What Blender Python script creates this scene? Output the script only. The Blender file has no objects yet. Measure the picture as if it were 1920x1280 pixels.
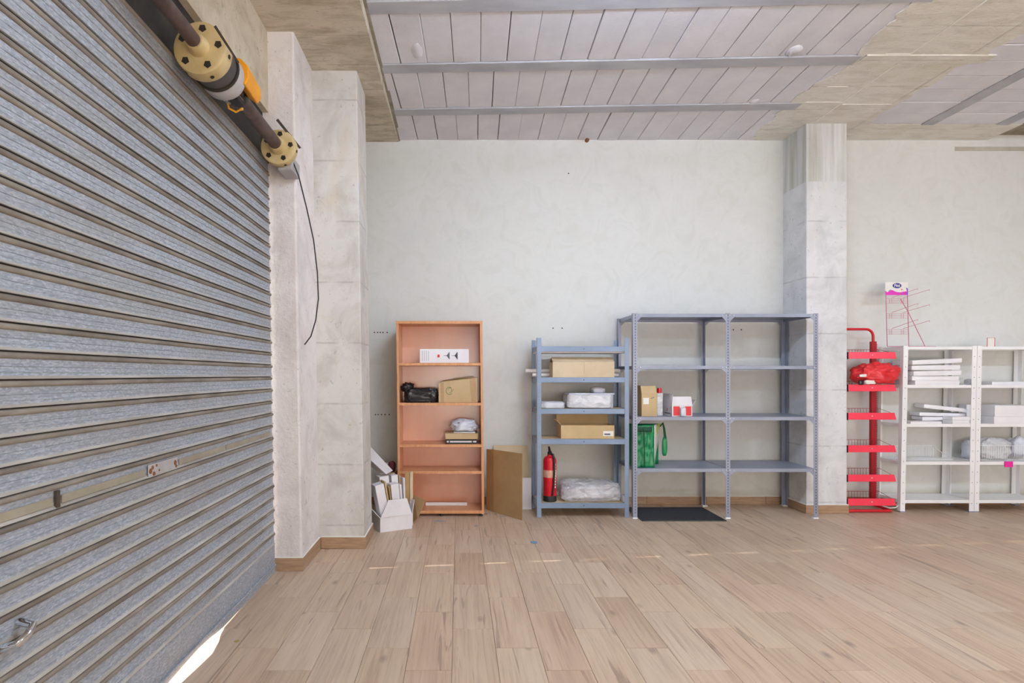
import bpy, bmesh, math, random
from mathutils import Vector, Matrix, noise
random.seed(7)
SC = bpy.context.scene
COL = SC.collection
# ------------------------------------------------------------------ camera
F, CX, CY, H = 1050.0, 860.0, 702.0, 1.31          # focal length in px (1920 wide), vanishing point, eye height
cam_d = bpy.data.cameras.new('camera'); cam = bpy.data.objects.new('camera', cam_d); COL.objects.link(cam)
cam.location = (0, 0, H); cam.rotation_euler = (math.pi/2, 0, 0)
cam_d.sensor_width = 36.0; cam_d.lens = 36.0*F/1920.0
cam_d.shift_x = (960-CX)/1920.0; cam_d.shift_y = (CY-640)/1920.0
cam_d.clip_start = 0.05
SC.camera = cam
cy = SC.cycles
cy.max_bounces = 5; cy.diffuse_bounces = 4; cy.glossy_bounces = 2; cy.transmission_bounces = 2; cy.transparent_max_bounces = 6
cy.caustics_reflective = False; cy.caustics_refractive = False
# ------------------------------------------------------------------ view
SC.view_settings.view_transform = 'Standard'; SC.view_settings.look = 'None'
SC.view_settings.exposure = -0.08; SC.view_settings.gamma = 1.0
SC.view_settings.use_curve_mapping = False
# ------------------------------------------------------------------ world and sun (seen only through the gaps of the shutter)
W = bpy.data.worlds.new('world'); SC.world = W; W.use_nodes = True
bg = W.node_tree.nodes['Background']
bg.inputs[0].default_value = (0.95, 0.97, 1.0, 1); bg.inputs[1].default_value = 2.2
sd = bpy.data.lights.new('sun', 'SUN'); sd.energy = 30.0; sd.angle = 0.009; sd.color = (1, .95, .88)
sun = bpy.data.objects.new('sun', sd); COL.objects.link(sun)
sun.rotation_euler = Vector((1, 0.12, -0.42)).to_track_quat('-Z', 'Y').to_euler()
# ------------------------------------------------------------------ large area light: daylight in the shop front behind the camera
def area(name, loc, aim, sx, sy, energy, color):
    d = bpy.data.lights.new(name, 'AREA'); d.shape = 'RECTANGLE'; d.size = sx; d.size_y = sy
    d.energy = energy; d.color = color
    o = bpy.data.objects.new(name, d); COL.objects.link(o); o.location = loc
    o.rotation_euler = (Vector(aim)-Vector(loc)).to_track_quat('-Z', 'Z').to_euler()
    return o
area('shop_front_daylight', (2.85, -2.80, 1.55), (2.6, 0, 3.0), 7.5, 2.5, 330.0, (1.0, 0.885, 0.77))
TUBE_STRENGTH = 205.0      # radiance of the bare fluorescent tubes (built further down)

# ------------------------------------------------------------------ helpers
def P(px, py, Y):                       # a point of the photograph at a known depth
    return Vector(((px-CX)*Y/F, Y, H-(py-CY)*Y/F))
def FY(py): return F*H/(py-CY)          # depth of a floor point
def PX(px, Y): return (px-CX)*Y/F
def PZ(py, Y): return H-(py-CY)*Y/F
YW, CZ = 5.66, 3.68                     # back wall, ceiling
def lin(c):
    c /= 255.0
    return c/12.92 if c <= 0.04045 else ((c+0.055)/1.055)**2.4
def C(r, g, b): return (lin(r), lin(g), lin(b), 1.0)

SHEAR = [0.0]
class MB:
    def __init__(s): s.v = []; s.f = []; s.m = []
    def add(s, vs, fs, mi=0):
        n = len(s.v); s.v += [Vector(p) for p in vs]
        for f in fs: s.f.append([i+n for i in f]); s.m.append(mi)
        return s
    def hexa(s, p, mi=0):               # p: 4 bottom points ccw, 4 top points ccw
        return s.add(p, [(3,2,1,0), (4,5,6,7), (0,1,5,4), (1,2,6,5), (2,3,7,6), (3,0,4,7)], mi)
    def box(s, x0, x1, y0, y1, z0, z1, mi=0, R=None):
        p = [Vector(q) for q in ((x0,y0,z0),(x1,y0,z0),(x1,y1,z0),(x0,y1,z0),(x0,y0,z1),(x1,y0,z1),(x1,y1,z1),(x0,y1,z1))]
        if R is not None: p = [R @ q for q in p]
        return s.hexa(p, mi)
    def slab(s, quad, t, mi=0, n=None):     # a quad given thickness t along its normal
        q = [Vector(a) for a in quad]
        if n is None: n = (q[1]-q[0]).cross(q[3]-q[0]).normalized()
        return s.hexa(q+[a+n*t for a in q], mi)
    def tube(s, pts, r, n=8, mi=0, cap=True, closed=False):
        pts = [Vector(p) for p in pts]; k = len(pts); rs = r if isinstance(r, (list, tuple)) else [r]*k
        up = None; rings = []
        for i, p in enumerate(pts):
            if closed: d = pts[(i+1) % k]-pts[i-1]
            else: d = pts[min(i+1, k-1)]-pts[max(i-1, 0)]
            d = d.normalized()
            if up is None:
                up = Vector((0,0,1)) if abs(d.z) < .9 else Vector((1,0,0))
            a = d.cross(up).normalized(); up = a.cross(d).normalized()
            rings.append([p+(a*math.cos(2*math.pi*j/n)+up*math.sin(2*math.pi*j/n))*rs[i] for j in range(n)])
        vs = [q for g in rings for q in g]; fs = []
        for i in range(k if closed else k-1):
            b = ((i+1) % k)*n
            for j in range(n):
                fs.append((i*n+j, i*n+(j+1) % n, b+(j+1) % n, b+j))
        if cap and not closed:
            fs.append(tuple(range(n))[::-1]); fs.append(tuple((k-1)*n+j for j in range(n)))
        return s.add(vs, fs, mi)
    def lathe(s, prof, c, axis=(0,0,1), n=24, mi=0):
        d = Vector(axis).normalized(); u = Vector((1,0,0)) if abs(d.x) < .9 else Vector((0,0,1))
        a = d.cross(u).normalized(); b = d.cross(a).normalized(); c = Vector(c); vs = []; fs = []
        for r, h in prof:
            for j in range(n):
                t = 2*math.pi*j/n
                vs.append(c+d*h+(a*math.cos(t)+b*math.sin(t))*r)
        for i in range(len(prof)-1):
            for j in range(n):
                fs.append((i*n+j, i*n+(j+1) % n, (i+1)*n+(j+1) % n, (i+1)*n+j))
        fs.append(tuple(range(n))[::-1]); fs.append(tuple((len(prof)-1)*n+j for j in range(n)))
        return s.add(vs, fs, mi)
    def mesh(s, name, mats, off=Vector((0,0,0)), bevel=0, smooth=False, seg=1):
        k = SHEAR[0]
        me = bpy.data.meshes.new(name)
        me.from_pydata([(p.x+k*p.z-off.x, p.y-off.y, p.z-off.z) for p in s.v], [], s.f)
        for m in (mats if isinstance(mats, (list, tuple)) else [mats]): me.materials.append(m)
        me.polygons.foreach_set('material_index', s.m)
        bm = bmesh.new(); bm.from_mesh(me)
        bmesh.ops.recalc_face_normals(bm, faces=bm.faces)
        if bevel:
            ed = [e for e in bm.edges if e.is_manifold and e.calc_face_angle(0) > .6]
            bmesh.ops.bevel(bm, geom=ed, offset=bevel, segments=seg, affect='EDGES', profile=.5)
        bm.to_mesh(me); bm.free()
        if smooth:
            me.polygons.foreach_set('use_smooth', [True]*len(me.polygons))
            if smooth != 'all':
                try: me.set_sharp_from_angle(angle=0.7)
                except Exception: pass
        me.update()
        return me
    def build(s, name, mats, parent=None, bevel=0, smooth=False, seg=1, loc=None):
        if parent is not None: off = root_loc(parent)
        elif loc is not None: off = Vector(loc)
        else:
            k = SHEAR[0]
            xs = [p.x+k*p.z for p in s.v]; ys = [p.y for p in s.v]; zs = [p.z for p in s.v]
            off = Vector(((min(xs)+max(xs))/2, (min(ys)+max(ys))/2, min(zs)))
        me = s.mesh(name, mats, off, bevel, smooth, seg)
        o = bpy.data.objects.new(name, me); COL.objects.link(o)
        if parent is not None: o.parent = parent
        else: o.location = off
        return o
def root_loc(o):
    l = Vector((0,0,0))
    while o is not None: l += o.location; o = o.parent
    return l
def tag(o, label=None, cat=None, group=None, kind=None):
    if label: o['label'] = label
    if cat: o['category'] = cat
    if group: o['group'] = group
    if kind: o['kind'] = kind
    return o
def thing(name, label, cat, loc, group=None, kind=None):
    o = bpy.data.objects.new(name, None); COL.objects.link(o); o.location = loc
    o.empty_display_size = .1
    return tag(o, label, cat, group, kind)
def put(name, me, parent, loc, rot=None):
    o = bpy.data.objects.new(name, me); COL.objects.link(o)
    if parent: o.parent = parent
    o.location = loc
    if rot: o.rotation_euler = rot
    return o
def RZ(a, c=(0,0,0)):
    c = Vector(c); return Matrix.Translation(c) @ Matrix.Rotation(a, 4, 'Z') @ Matrix.Translation(-c)
def RA(a, axis, c=(0,0,0)):
    c = Vector(c); return Matrix.Translation(c) @ Matrix.Rotation(a, 4, axis) @ Matrix.Translation(-c)

# ------------------------------------------------------------------ materials
def nodes(name):
    m = bpy.data.materials.new(name); m.use_nodes = True
    nt = m.node_tree; b = nt.nodes['Principled BSDF']
    return m, nt, b
def N(nt, t, **kw):
    n = nt.nodes.new(t)
    for k, v in kw.items():
        if k.startswith('i_'):
            key = k[2:]
            n.inputs[int(key) if key.isdigit() else key.replace('_', ' ')].default_value = v
        else: setattr(n, k, v)
    return n
def mixc(nt, fac, a, b, mode='MIX'):
    n = nt.nodes.new('ShaderNodeMix'); n.data_type = 'RGBA'; n.blend_type = mode
    for s, v in ((0, fac), (6, a), (7, b)):
        if hasattr(v, 'is_linked') or hasattr(v, 'links'): nt.links.new(v, n.inputs[s])
        else: n.inputs[s].default_value = v
    return n.outputs[2]
def math_(nt, op, a, b=None, clamp=False):
    n = nt.nodes.new('ShaderNodeMath'); n.operation = op; n.use_clamp = clamp
    for i, v in enumerate((a, b)):
        if v is None: continue
        if hasattr(v, 'links'): nt.links.new(v, n.inputs[i])
        else: n.inputs[i].default_value = v
    return n.outputs[0]
def ramp(nt, fac, stops):
    r = nt.nodes.new('ShaderNodeValToRGB'); e = r.color_ramp.elements
    e[0].position, e[0].color = stops[0]; e[1].position, e[1].color = stops[-1]
    for p, c in stops[1:-1]:
        q = e.new(p); q.color = c
    nt.links.new(fac, r.inputs[0]); return r.outputs[0]
def coords(nt, scale=(1,1,1), rnd=False, kind='Object', rot=(0,0,0)):
    tc = nt.nodes.new('ShaderNodeTexCoord'); mp = nt.nodes.new('ShaderNodeMapping')
    mp.inputs['Scale'].default_value = scale; mp.inputs['Rotation'].default_value = rot
    if rnd:
        oi = nt.nodes.new('ShaderNodeObjectInfo'); ad = nt.nodes.new('ShaderNodeVectorMath'); ad.operation = 'ADD'
        cb = nt.nodes.new('ShaderNodeCombineXYZ')
        for k, mul in ((0, 37.0), (1, 91.0), (2, 53.0)):
            nt.links.new(math_(nt, 'MULTIPLY', oi.outputs['Random'], mul), cb.inputs[k])
        nt.links.new(tc.outputs[kind], ad.inputs[0]); nt.links.new(cb.outputs[0], ad.inputs[1])
        nt.links.new(ad.outputs[0], mp.inputs['Vector'])
    else: nt.links.new(tc.outputs[kind], mp.inputs['Vector'])
    return mp.outputs[0]
def noise_(nt, vec, scale, detail=4, rough=.55, dist=0):
    n = N(nt, 'ShaderNodeTexNoise'); n.inputs['Scale'].default_value = scale; n.inputs['Detail'].default_value = detail
    n.inputs['Roughness'].default_value = rough; n.inputs['Distortion'].default_value = dist
    nt.links.new(vec, n.inputs['Vector']); return n.outputs['Fac']
def bump_(nt, b, h, strength, dist=.01):
    n = N(nt, 'ShaderNodeBump'); n.inputs['Strength'].default_value = strength; n.inputs['Distance'].default_value = dist
    nt.links.new(h, n.inputs['Height']); nt.links.new(n.outputs[0], b.inputs['Normal'])
def M(name, c1, c2=None, rough=.6, metal=0.0, scale=6.0, stretch=(1,1,1), bump=0.0, bscale=80.0, rnd=False, spec=.5, lo=.35, hi=.65, dist=0.0):
    m, nt, b = nodes(name)
    b.inputs['Roughness'].default_value = rough; b.inputs['Metallic'].default_value = metal
    b.inputs['Specular IOR Level'].default_value = spec
    vec = coords(nt, stretch, rnd)
    if c2 is None: c2 = tuple(x*.9 for x in c1[:3])+(1,)
    f = noise_(nt, vec, scale, 4, .6, dist)
    nt.links.new(ramp(nt, f, [(lo, c1), (hi, c2)]), b.inputs['Base Color'])
    if bump: bump_(nt, b, noise_(nt, vec, bscale, 3), bump, .004)
    return m
# wood-look floor tile
def floor_mat():
    m, nt, b = nodes('wood_look_tile')
    v = coords(nt, (1,1,1), True); oi = N(nt, 'ShaderNodeObjectInfo')
    vs = coords(nt, (9, .9, 1), True); vf = coords(nt, (60, 2.2, 1), True)
    broad = noise_(nt, vs, 1.0, 3, .55, .6); fine = noise_(nt, vf, 1.0, 4, .65, .3)
    base = ramp(nt, broad, [(.28, C(167,138,114)), (.45, C(197,168,140)), (.58, C(213,188,161)), (.75, C(187,158,132))])
    streak = ramp(nt, fine, [(.36, C(159,130,108)), (.5, C(213,188,163)), (.68, C(228,206,182))])
    c = mixc(nt, .42, base, streak)
    # per tile tone: pinkish brown, straw, grey
    tone = ramp(nt, oi.outputs['Random'], [(0, C(209,177,153)), (.3, C(219,197,171)), (.55, C(192,164,140)), (.8, C(224,203,181)), (1, C(202,182,163))])
    c = mixc(nt, .38, c, tone)
    # dark veins and knots
    vein = noise_(nt, coords(nt, (16, 1.1, 1), True), 1.3, 2, .5, 1.2)
    vr = ramp(nt, vein, [(.30, (0,0,0,1)), (.365, (1,1,1,1))])
    c = mixc(nt, vr, mixc(nt, .46, c, C(127,103,87)), c)
    vo = N(nt, 'ShaderNodeTexVoronoi'); vo.inputs['Scale'].default_value = 1.0
    nt.links.new(coords(nt, (5.0, 2.3, 1), True), vo.inputs['Vector'])
    kr = ramp(nt, vo.outputs['Distance'], [(.03, (0,0,0,1)), (.12, (1,1,1,1))])
    c = mixc(nt, kr, mixc(nt, .55, c, C(102,80,67)), c)
    nt.links.new(c, b.inputs['Base Color'])
    b.inputs['Roughness'].default_value = .42; b.inputs['Specular IOR Level'].default_value = .35
    bump_(nt, b, fine, .06, .002)
    return m
def plaster_mat(name='plaster', warm=0):
    m, nt, b = nodes(name)
    v = coords(nt)
    big = noise_(nt, v, .9, 3, .6, 1.5); mid = noise_(nt, v, 3.2, 3, .6, 2.2)
    c = ramp(nt, big, [(.33, C(216,217,214)), (.5, C(222,223,219)), (.7, C(227,228,226))])
    c2 = ramp(nt, mid, [(.36, C(216,217,211)), (.52, C(225,226,223)), (.64, C(221,221,217))])
    c = mixc(nt, .5, c, c2)
    # damp, worn foot of the wall
    sp = N(nt, 'ShaderNodeSeparateXYZ'); nt.links.new(v, sp.inputs[0])
    zz = math_(nt, 'ADD', sp.outputs[2], math_(nt, 'MULTIPLY', math_(nt, 'SUBTRACT', noise_(nt, v, 7, 4), .5), .12))
    ft = ramp(nt, zz, [(.10, (1,1,1,1)), (.17, (0,0,0,1))])
    c = mixc(nt, math_(nt, 'MULTIPLY', ft, .45), c, C(176,168,146))
    nt.links.new(c, b.inputs['Base Color']); b.inputs['Roughness'].default_value = .85
    b.inputs['Specular IOR Level'].default_value = .2
    bump_(nt, b, noise_(nt, v, 14, 3, .6, .8), .12, .01)
    return m
def concrete_mat(name, base, dark, stain, lines=0.0, line_axis=2, bumps=.25, cap=None, grain=(1,1,1), off=0.0):
    m, nt, b = nodes(name)
    v = coords(nt); vg = coords(nt, grain)
    f = noise_(nt, vg, 3.0, 4, .68, .6); g = noise_(nt, v, 1.3, 2, .6, .8); h = noise_(nt, vg, 22, 2, .7)
    c = ramp(nt, f, [(.32, dark), (.55, base)])
    c = mixc(nt, math_(nt, 'MULTIPLY', ramp(nt, g, [(.56, (0,0,0,1)), (.68, (1,1,1,1))]), .55), c, stain)
    c = mixc(nt, math_(nt, 'MULTIPLY', ramp(nt, h, [(.27, (1,1,1,1)), (.36, (0,0,0,1))]), .5), c, tuple(x*.55 for x in dark[:3])+(1,))
    sp = N(nt, 'ShaderNodeSeparateXYZ'); nt.links.new(v, sp.inputs[0])
    hgt = h
    if lines:
        w = math_(nt, 'ADD', sp.outputs[line_axis], math_(nt, 'MULTIPLY', math_(nt, 'SUBTRACT', noise_(nt, v, 9, 3), .5), .012))
        fr = math_(nt, 'ABSOLUTE', math_(nt, 'SUBTRACT', math_(nt, 'FRACT', math_(nt, 'ADD', math_(nt, 'DIVIDE', w, lines), 10.0+off)), .5))
        ln = ramp(nt, fr, [(.004/lines, (1,1,1,1)), (.009/lines, (0,0,0,1))])
        brk = ramp(nt, noise_(nt, v, 5, 2), [(.40, (0,0,0,1)), (.55, (1,1,1,1))])
        c = mixc(nt, math_(nt, 'MULTIPLY', math_(nt, 'MULTIPLY', ln, brk), .38), c, tuple(x*.5 for x in dark[:3])+(1,))
    if cap:        # bare band at the top of a pillar: (from z, colour)
        k = ramp(nt, math_(nt, 'SUBTRACT', sp.outputs[2], cap[0]-.5), [(.5-.004, (0,0,0,1)), (.5+.004, (1,1,1,1))])
        gm = ramp(nt, noise_(nt, coords(nt, (14, 14, .8)), 1.0, 4), [(.3, cap[1]), (.7, base)])
        c = mixc(nt, k, c, gm)
    # hair cracks
    vo = N(nt, 'ShaderNodeTexVoronoi'); vo.feature = 'DISTANCE_TO_EDGE'; vo.inputs['Scale'].default_value = 2.3
    dv = N(nt, 'ShaderNodeVectorMath'); dv.operation = 'ADD'
    nz = N(nt, 'ShaderNodeTexNoise'); nz.inputs['Scale'].default_value = 4; nt.links.new(v, nz.inputs['Vector'])
    nt.links.new(v, dv.inputs[0]); nt.links.new(nz.outputs['Color'], dv.inputs[1]); nt.links.new(dv.outputs[0], vo.inputs['Vector'])
    cr = ramp(nt, vo.outputs['Distance'], [(.002, (1,1,1,1)), (.007, (0,0,0,1))])
    br = ramp(nt, noise_(nt, v, 2.2, 2), [(.5, (0,0,0,1)), (.6, (1,1,1,1))])
    c = mixc(nt, math_(nt, 'MULTIPLY', math_(nt, 'MULTIPLY', cr, br), .4), c, tuple(x*.45 for x in dark[:3])+(1,))
    nt.links.new(c, b.inputs['Base Color']); b.inputs['Roughness'].default_value = .88; b.inputs['Specular IOR Level'].default_value = .2
    bump_(nt, b, math_(nt, 'ADD', hgt, math_(nt, 'MULTIPLY', f, .8)), bumps, .012)
    return m
def galv_mat():
    m, nt, b = nodes('galvanised_steel')
    v = coords(nt, (1, 1, 1), True)
    vo = N(nt, 'ShaderNodeTexVoronoi'); vo.inputs['Scale'].default_value = 230; nt.links.new(coords(nt, (1, .35, 1), True), vo.inputs['Vector'])
    f = noise_(nt, coords(nt, (1, .25, 1), True), 5, 4)
    c = ramp(nt, vo.outputs['Color'], [(.15, C(150,158,170)), (.5, C(166,174,185)), (.9, C(190,197,207))])
    c = mixc(nt, ramp(nt, f, [(.42, (0,0,0,1)), (.7, (.35,.35,.35,1))]), c, C(148,142,128))
    nt.links.new(c, b.inputs['Base Color'])
    b.inputs['Metallic'].default_value = .2; b.inputs['Roughness'].default_value = .45
    # drawn lines along the slat
    w = N(nt, 'ShaderNodeTexWave'); w.bands_direction = 'Z'; w.inputs['Scale'].default_value = 38; nt.links.new(coords(nt), w.inputs['Vector'])
    bump_(nt, b, w.outputs['Fac'], .22, .0012)
    return m
def plastic_film(name, col, alpha=.5, rough=.2):
    m, nt, b = nodes(name)
    b.inputs['Base Color'].default_value = col; b.inputs['Roughness'].default_value = rough; b.inputs['Specular IOR Level'].default_value = .8
    v = coords(nt, (1, 1, 2.2), rot=(.3, .5, .4)); f = noise_(nt, v, 9, 2, .5, 1.0)
    nt.links.new(ramp(nt, f, [(.38, (alpha-.10,)*3+(1,)), (.62, (min(1, alpha+.14),)*3+(1,))]), b.inputs['Alpha'])
    bump_(nt, b, noise_(nt, v, 11, 2, .5, 1.5), .55, .02)
    return m
def print_mat(name, base, ink, scale, thr, stretch=(1,1,1)):
    m, nt, b = nodes(name)
    f = noise_(nt, coords(nt, stretch), scale, 2, .5)
    nt.links.new(ramp(nt, f, [(thr-.01, base), (thr+.01, ink)]), b.inputs['Base Color']); b.inputs['Roughness'].default_value = .45
    return m
def beech_mat():
    m, nt, b = nodes('beech_laminate')
    f = noise_(nt, coords(nt, (3, 3, .7), False), 9, 4, .6, .4); g = noise_(nt, coords(nt, (40, 40, 3)), 3, 3)
    c = ramp(nt, f, [(.35, C(226,166,118)), (.65, C(212,148,100))])
    c = mixc(nt, .25, c, ramp(nt, g, [(.4, C(232,176,130)), (.6, C(200,138,96))]))
    nt.links.new(c, b.inputs['Base Color']); b.inputs['Roughness'].default_value = .38
    return m
m_floor = floor_mat(); m_plaster = plaster_mat()
m_grout = M('grout', C(150,138,124), C(136,124,110), rough=.9)
m_gal = galv_mat()
m_bead = M('dusty_bead', C(150,142,130), C(112,104,94), rough=.85, scale=9, stretch=(1,.4,1), rnd=True)
m_lip = M('dusty_lip', C(190,186,178), C(160,154,144), rough=.8, scale=7, stretch=(1,.4,1), rnd=True)
m_p1 = concrete_mat('rough_render', C(232,226,224), C(214,206,203), C(220,206,196), lines=.0, bumps=.55)
m_p2 = concrete_mat('cast_pillar', C(216,213,208), C(196,191,184), C(206,190,164), lines=.458, bumps=.22, off=.12)
m_p3 = concrete_mat('cast_pillar_whitened', C(226,227,229), C(205,206,208), C(214,213,210), lines=.53, bumps=.22, cap=(3.13, C(176,176,164)), off=.3)
m_lintel = concrete_mat('lintel_render', C(214,203,184), C(186,172,150), C(200,184,160), bumps=.4)
m_beam = concrete_mat('board_marked_concrete', C(212,202,186), C(176,164,144), C(144,132,112), lines=.36, line_axis=1, bumps=.3, grain=(1.2,4,1))
m_beam2 = concrete_mat('board_marked_concrete_pale', C(230,227,220), C(212,208,199), C(216,212,196), lines=.40, line_axis=1, bumps=.3, grain=(1.2,4,1))
m_block = M('ceiling_block', C(230,230,237), C(218,218,226), rough=.95, scale=3, bump=.7, bscale=140, rnd=True, spec=.15)
m_joist = M('joist_concrete', C(192,194,200), C(172,174,182), rough=.85, scale=5, stretch=(.4,1,1), bump=.2, bscale=60, spec=.2)
m_strip = M('darker_plaster', C(196,190,178), C(180,172,160), rough=.95)
m_mortar = M('mortar', C(170,162,148), C(140,132,118), rough=.95, scale=8, bump=.6, bscale=50, spec=.1)
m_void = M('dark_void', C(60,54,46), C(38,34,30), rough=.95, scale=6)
m_skirt = M('skirting_tile', C(184,152,122), C(156,124,98), rough=.45, scale=3, stretch=(2,2,26), dist=.5)
m_white_wall = M('white_render', C(224,224,220), C(214,214,210), rough=.9)
m_shaft = M('rusty_brown_pipe', C(104,84,78), C(76,60,56), rough=.5, metal=.35, scale=14, bump=.2, bscale=50)
m_drum = M('cream_plastic', C(216,194,146), C(192,168,116), rough=.5, scale=7)
m_motor = M('grey_motor_paint', C(186,182,182), C(164,160,160), rough=.45)
m_motor_d = M('dark_motor', C(84,80,78), C(60,56,54), rough=.5)
m_yellow = M('yellow_orange_plastic', C(246,170,24), C(232,150,14), rough=.4)
m_black = M('black_rubber', C(34,34,36), C(24,24,26), rough=.55)
m_iron = M('dark_steel', C(92,84,74), C(66,60,52), rough=.6, metal=.4)
m_beech = beech_mat()
m_beech_b = M('beech_back_panel', C(232,172,142), C(222,158,128), rough=.24, spec=1.0, scale=2.5, stretch=(1,1,.5))
_b = m_beech_b.node_tree.nodes['Principled BSDF']; _b.inputs['Coat Weight'].default_value = .9; _b.inputs['Coat Roughness'].default_value = .22; _b.inputs['Coat IOR'].default_value = 1.7
m_card = M('cardboard', C(210,184,142), C(198,172,130), rough=.8, scale=4, spec=.2)
m_card2 = M('pale_cardboard', C(222,204,174), C(212,192,160), rough=.8, scale=4, spec=.2)
m_card_d = M('brown_cardboard', C(184,154,112), C(172,142,100), rough=.8, scale=4, spec=.2)
m_tape = M('packing_tape', C(186,150,104), C(176,140,94), rough=.3)
m_white = M('white_board', C(236,233,236), C(226,222,226), rough=.6, scale=4)
m_white2 = M('white_carton', C(248,248,251), C(240,240,246), rough=.55, scale=4)
m_paint_w = M('white_enamel', C(250,250,251), C(244,245,247), rough=.4, scale=3)
m_blue = M('blue_grey_enamel', C(136,156,182), C(124,143,170), rough=.4, metal=.1, scale=3)
m_grey = M('lavender_grey_enamel', C(156,162,180), C(142,148,166), rough=.4, metal=.1, scale=3)
m_hole = M('punched_hole', C(70,72,82), C(60,62,72), rough=.8)
m_bolt = M('zinc_bolt', C(220,222,226), C(196,198,204), rough=.35, metal=.6)
m_chip = M('chipboard', C(222,200,162), C(206,182,142), rough=.8, scale=60)
m_red = M('red_enamel', C(222,28,44), C(206,20,38), rough=.35)
m_red_d = M('dark_red_enamel', C(176,18,32), C(160,14,28), rough=.4)
m_redstrip = M('red_price_strip', C(255,66,92), C(250,56,82), rough=.3)
m_redbag = M('red_plastic_bag', C(238,52,58), C(214,36,46), rough=.35, scale=5)
m_pink = M('pink_wire', C(206,92,134), C(196,82,124), rough=.4)
m_film = plastic_film('clear_plastic_film', (.80,.81,.85,1), .50)
m_film_w = plastic_film('milky_plastic_film', (.86,.88,.92,1), .70)
m_bagw = M('white_plastic_bag', C(226,230,240), C(204,208,222), rough=.4, scale=8)
m_bagk = M('black_plastic_bag', C(34,32,37), C(22,20,25), rough=.16)
m_green = M('green_woven_bag', C(14,142,86), C(8,116,70), rough=.35, scale=9)
m_green_d = M('dark_green_webbing', C(10,84,56), C(8,70,46), rough=.6)
m_mat = M('charcoal_rubber_mat', C(70,72,78), C(54,56,62), rough=.85, scale=90, bump=.6, bscale=160)
m_chrome = M('chrome', C(230,232,236), C(215,218,224), rough=.12, metal=1)
m_paper = M('paper', C(244,242,236), C(236,234,228), rough=.7)
m_ink = M('print_grey', C(120,120,132), C(96,96,108), rough=.6)
m_inkred = M('print_red', C(238,56,64), C(230,48,58), rough=.5)
m_inkgreen = M('print_green', C(88,130,70), C(74,112,58), rough=.6)
m_rust = M('rust', C(140,92,56), C(108,66,40), rough=.9, scale=40)
m_tan = M('tan_painted_strip', C(164,157,138), C(146,138,120), rough=.6)
m_blue_tape = M('blue_tape', C(120,150,196), C(110,140,186), rough=.4)
m_glass = M('window_glass', C(240,245,250), rough=.05)
# ================================================================== the setting
XR, YF = 9.0, -3.0
KL = -0.0160                                     # everything on the left leans a little outwards
# ---- floor: screed with a field of wood-look tiles
fl = MB().box(-1.7, XR+.2, YF-.2, YW+.2, -.12, -.008).build('floor', m_grout, loc=(0,0,0))
tag(fl, 'floor of wood-look tiles running towards the back wall', 'floor', kind='structure')
PW, PL, GAP = .207, .612, .0016
cache = {}; cand = []
def plank_mesh(w, l):
    k = (round(w, 4), round(l, 4))
    if k not in cache:
        cache[k] = MB().box(-w/2+GAP/2, w/2-GAP/2, -l/2+GAP/2, l/2-GAP/2, -.008, 0).mesh('plank', m_floor, bevel=.0011)
    return cache[k]
i0 = int(math.floor((-1.66+.03)/PW)); i1 = int(math.ceil((XR+.03)/PW))
for i in range(i0, i1):
    x0 = max(-.030+i*PW, -1.66); x1 = min(-.030+(i+1)*PW, XR)
    if x1-x0 < .02: continue
    base = 2.889-(i % 3)*PL/3
    for n in range(-16, 8):
        y0 = max(base+n*PL, YF); y1 = min(base+(n+1)*PL, YW)
        if y1-y0 < .02: continue
        vis = False; yn = max(y0, .4)
        if y1 > 1.9:
            for yy in (max(y0, 2.2), y1):
                for xx in (x0, x1):
                    u = CX+xx*F/yy; w = CY+H*F/yy
                    if -30 < u < 1950 and w < 1310: vis = True
        cand.append((vis, (x0+x1)/2, (y0+y1)/2, x1-x0, y1-y0))
near = sorted([c for c in cand if c[0]], key=lambda c: c[2])[:290]
ns = set(id(c) for c in near)
for c in near: put('plank', plank_mesh(c[3], c[4]), fl, (c[1], c[2], 0))
rest = MB()
for c in cand:
    if id(c) in ns: continue
    rest.box(c[1]-c[3]/2+GAP/2, c[1]+c[3]/2-GAP/2, c[2]-c[4]/2+GAP/2, c[2]+c[4]/2-GAP/2, -.008, 0)
tag(rest.build('plank_field', m_floor, fl), kind='stuff')
# ---- pavement outside the shutter
tag(MB().box(-7, -1.72, -3, 9, -.15, -.02).build('pavement', m_white_wall), 'pale pavement outside the roller shutter', 'pavement', kind='structure')
# ---- walls
wb = MB().box(-1.7, XR+.2, YW, YW+.2, -.12, CZ+.25).build('wall_back', m_plaster, loc=(0, YW, 0))
tag(wb, 'back wall of mottled off-white plaster', 'wall', kind='structure')
for px, py in ((702,623),(708,623),(713,623),(718,623),(726,623),(704,777),(709,777),(715,777),(722,777),(730,777),(1037,615),(1054,615),(1375,618),(1390,618),(1066,325)):
    p = P(px, py, YW-.001)
    MB().lathe([(.007, 0), (.006, .0016)], p+Vector((0,.0008,0)), (0,-1,0), 8).build('anchor_hole', m_void, wb)
hk = P(1100, 264, YW)
h_ = MB().lathe([(.012,0),(.02,.006),(.02,.03),(.010,.045)], hk, (0,-1,0), 12).build('anchor_bolt', m_rust)
tag(h_, 'small rusty anchor bolt on the wall right under the ceiling', 'bolt')
tag(MB().box(XR, XR+.2, YF-.2, YW+.2, -.12, CZ+.25).build('wall_right', m_white_wall), 'plain right end wall', 'wall', kind='structure')
wf = MB(); WX0 = -1.05
for a in ((-1.7, WX0, -.12, CZ+.25), (WX0+7.8, XR+.2, -.12, CZ+.25), (WX0, WX0+7.8, -.12, .2), (WX0, WX0+7.8, 2.9, CZ+.25)):
    wf.box(a[0], a[1], YF-.2, YF, a[2], a[3])
tag(wf.build('wall_front', m_white_wall), 'shop front wall behind the viewer', 'wall', kind='structure')
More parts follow.
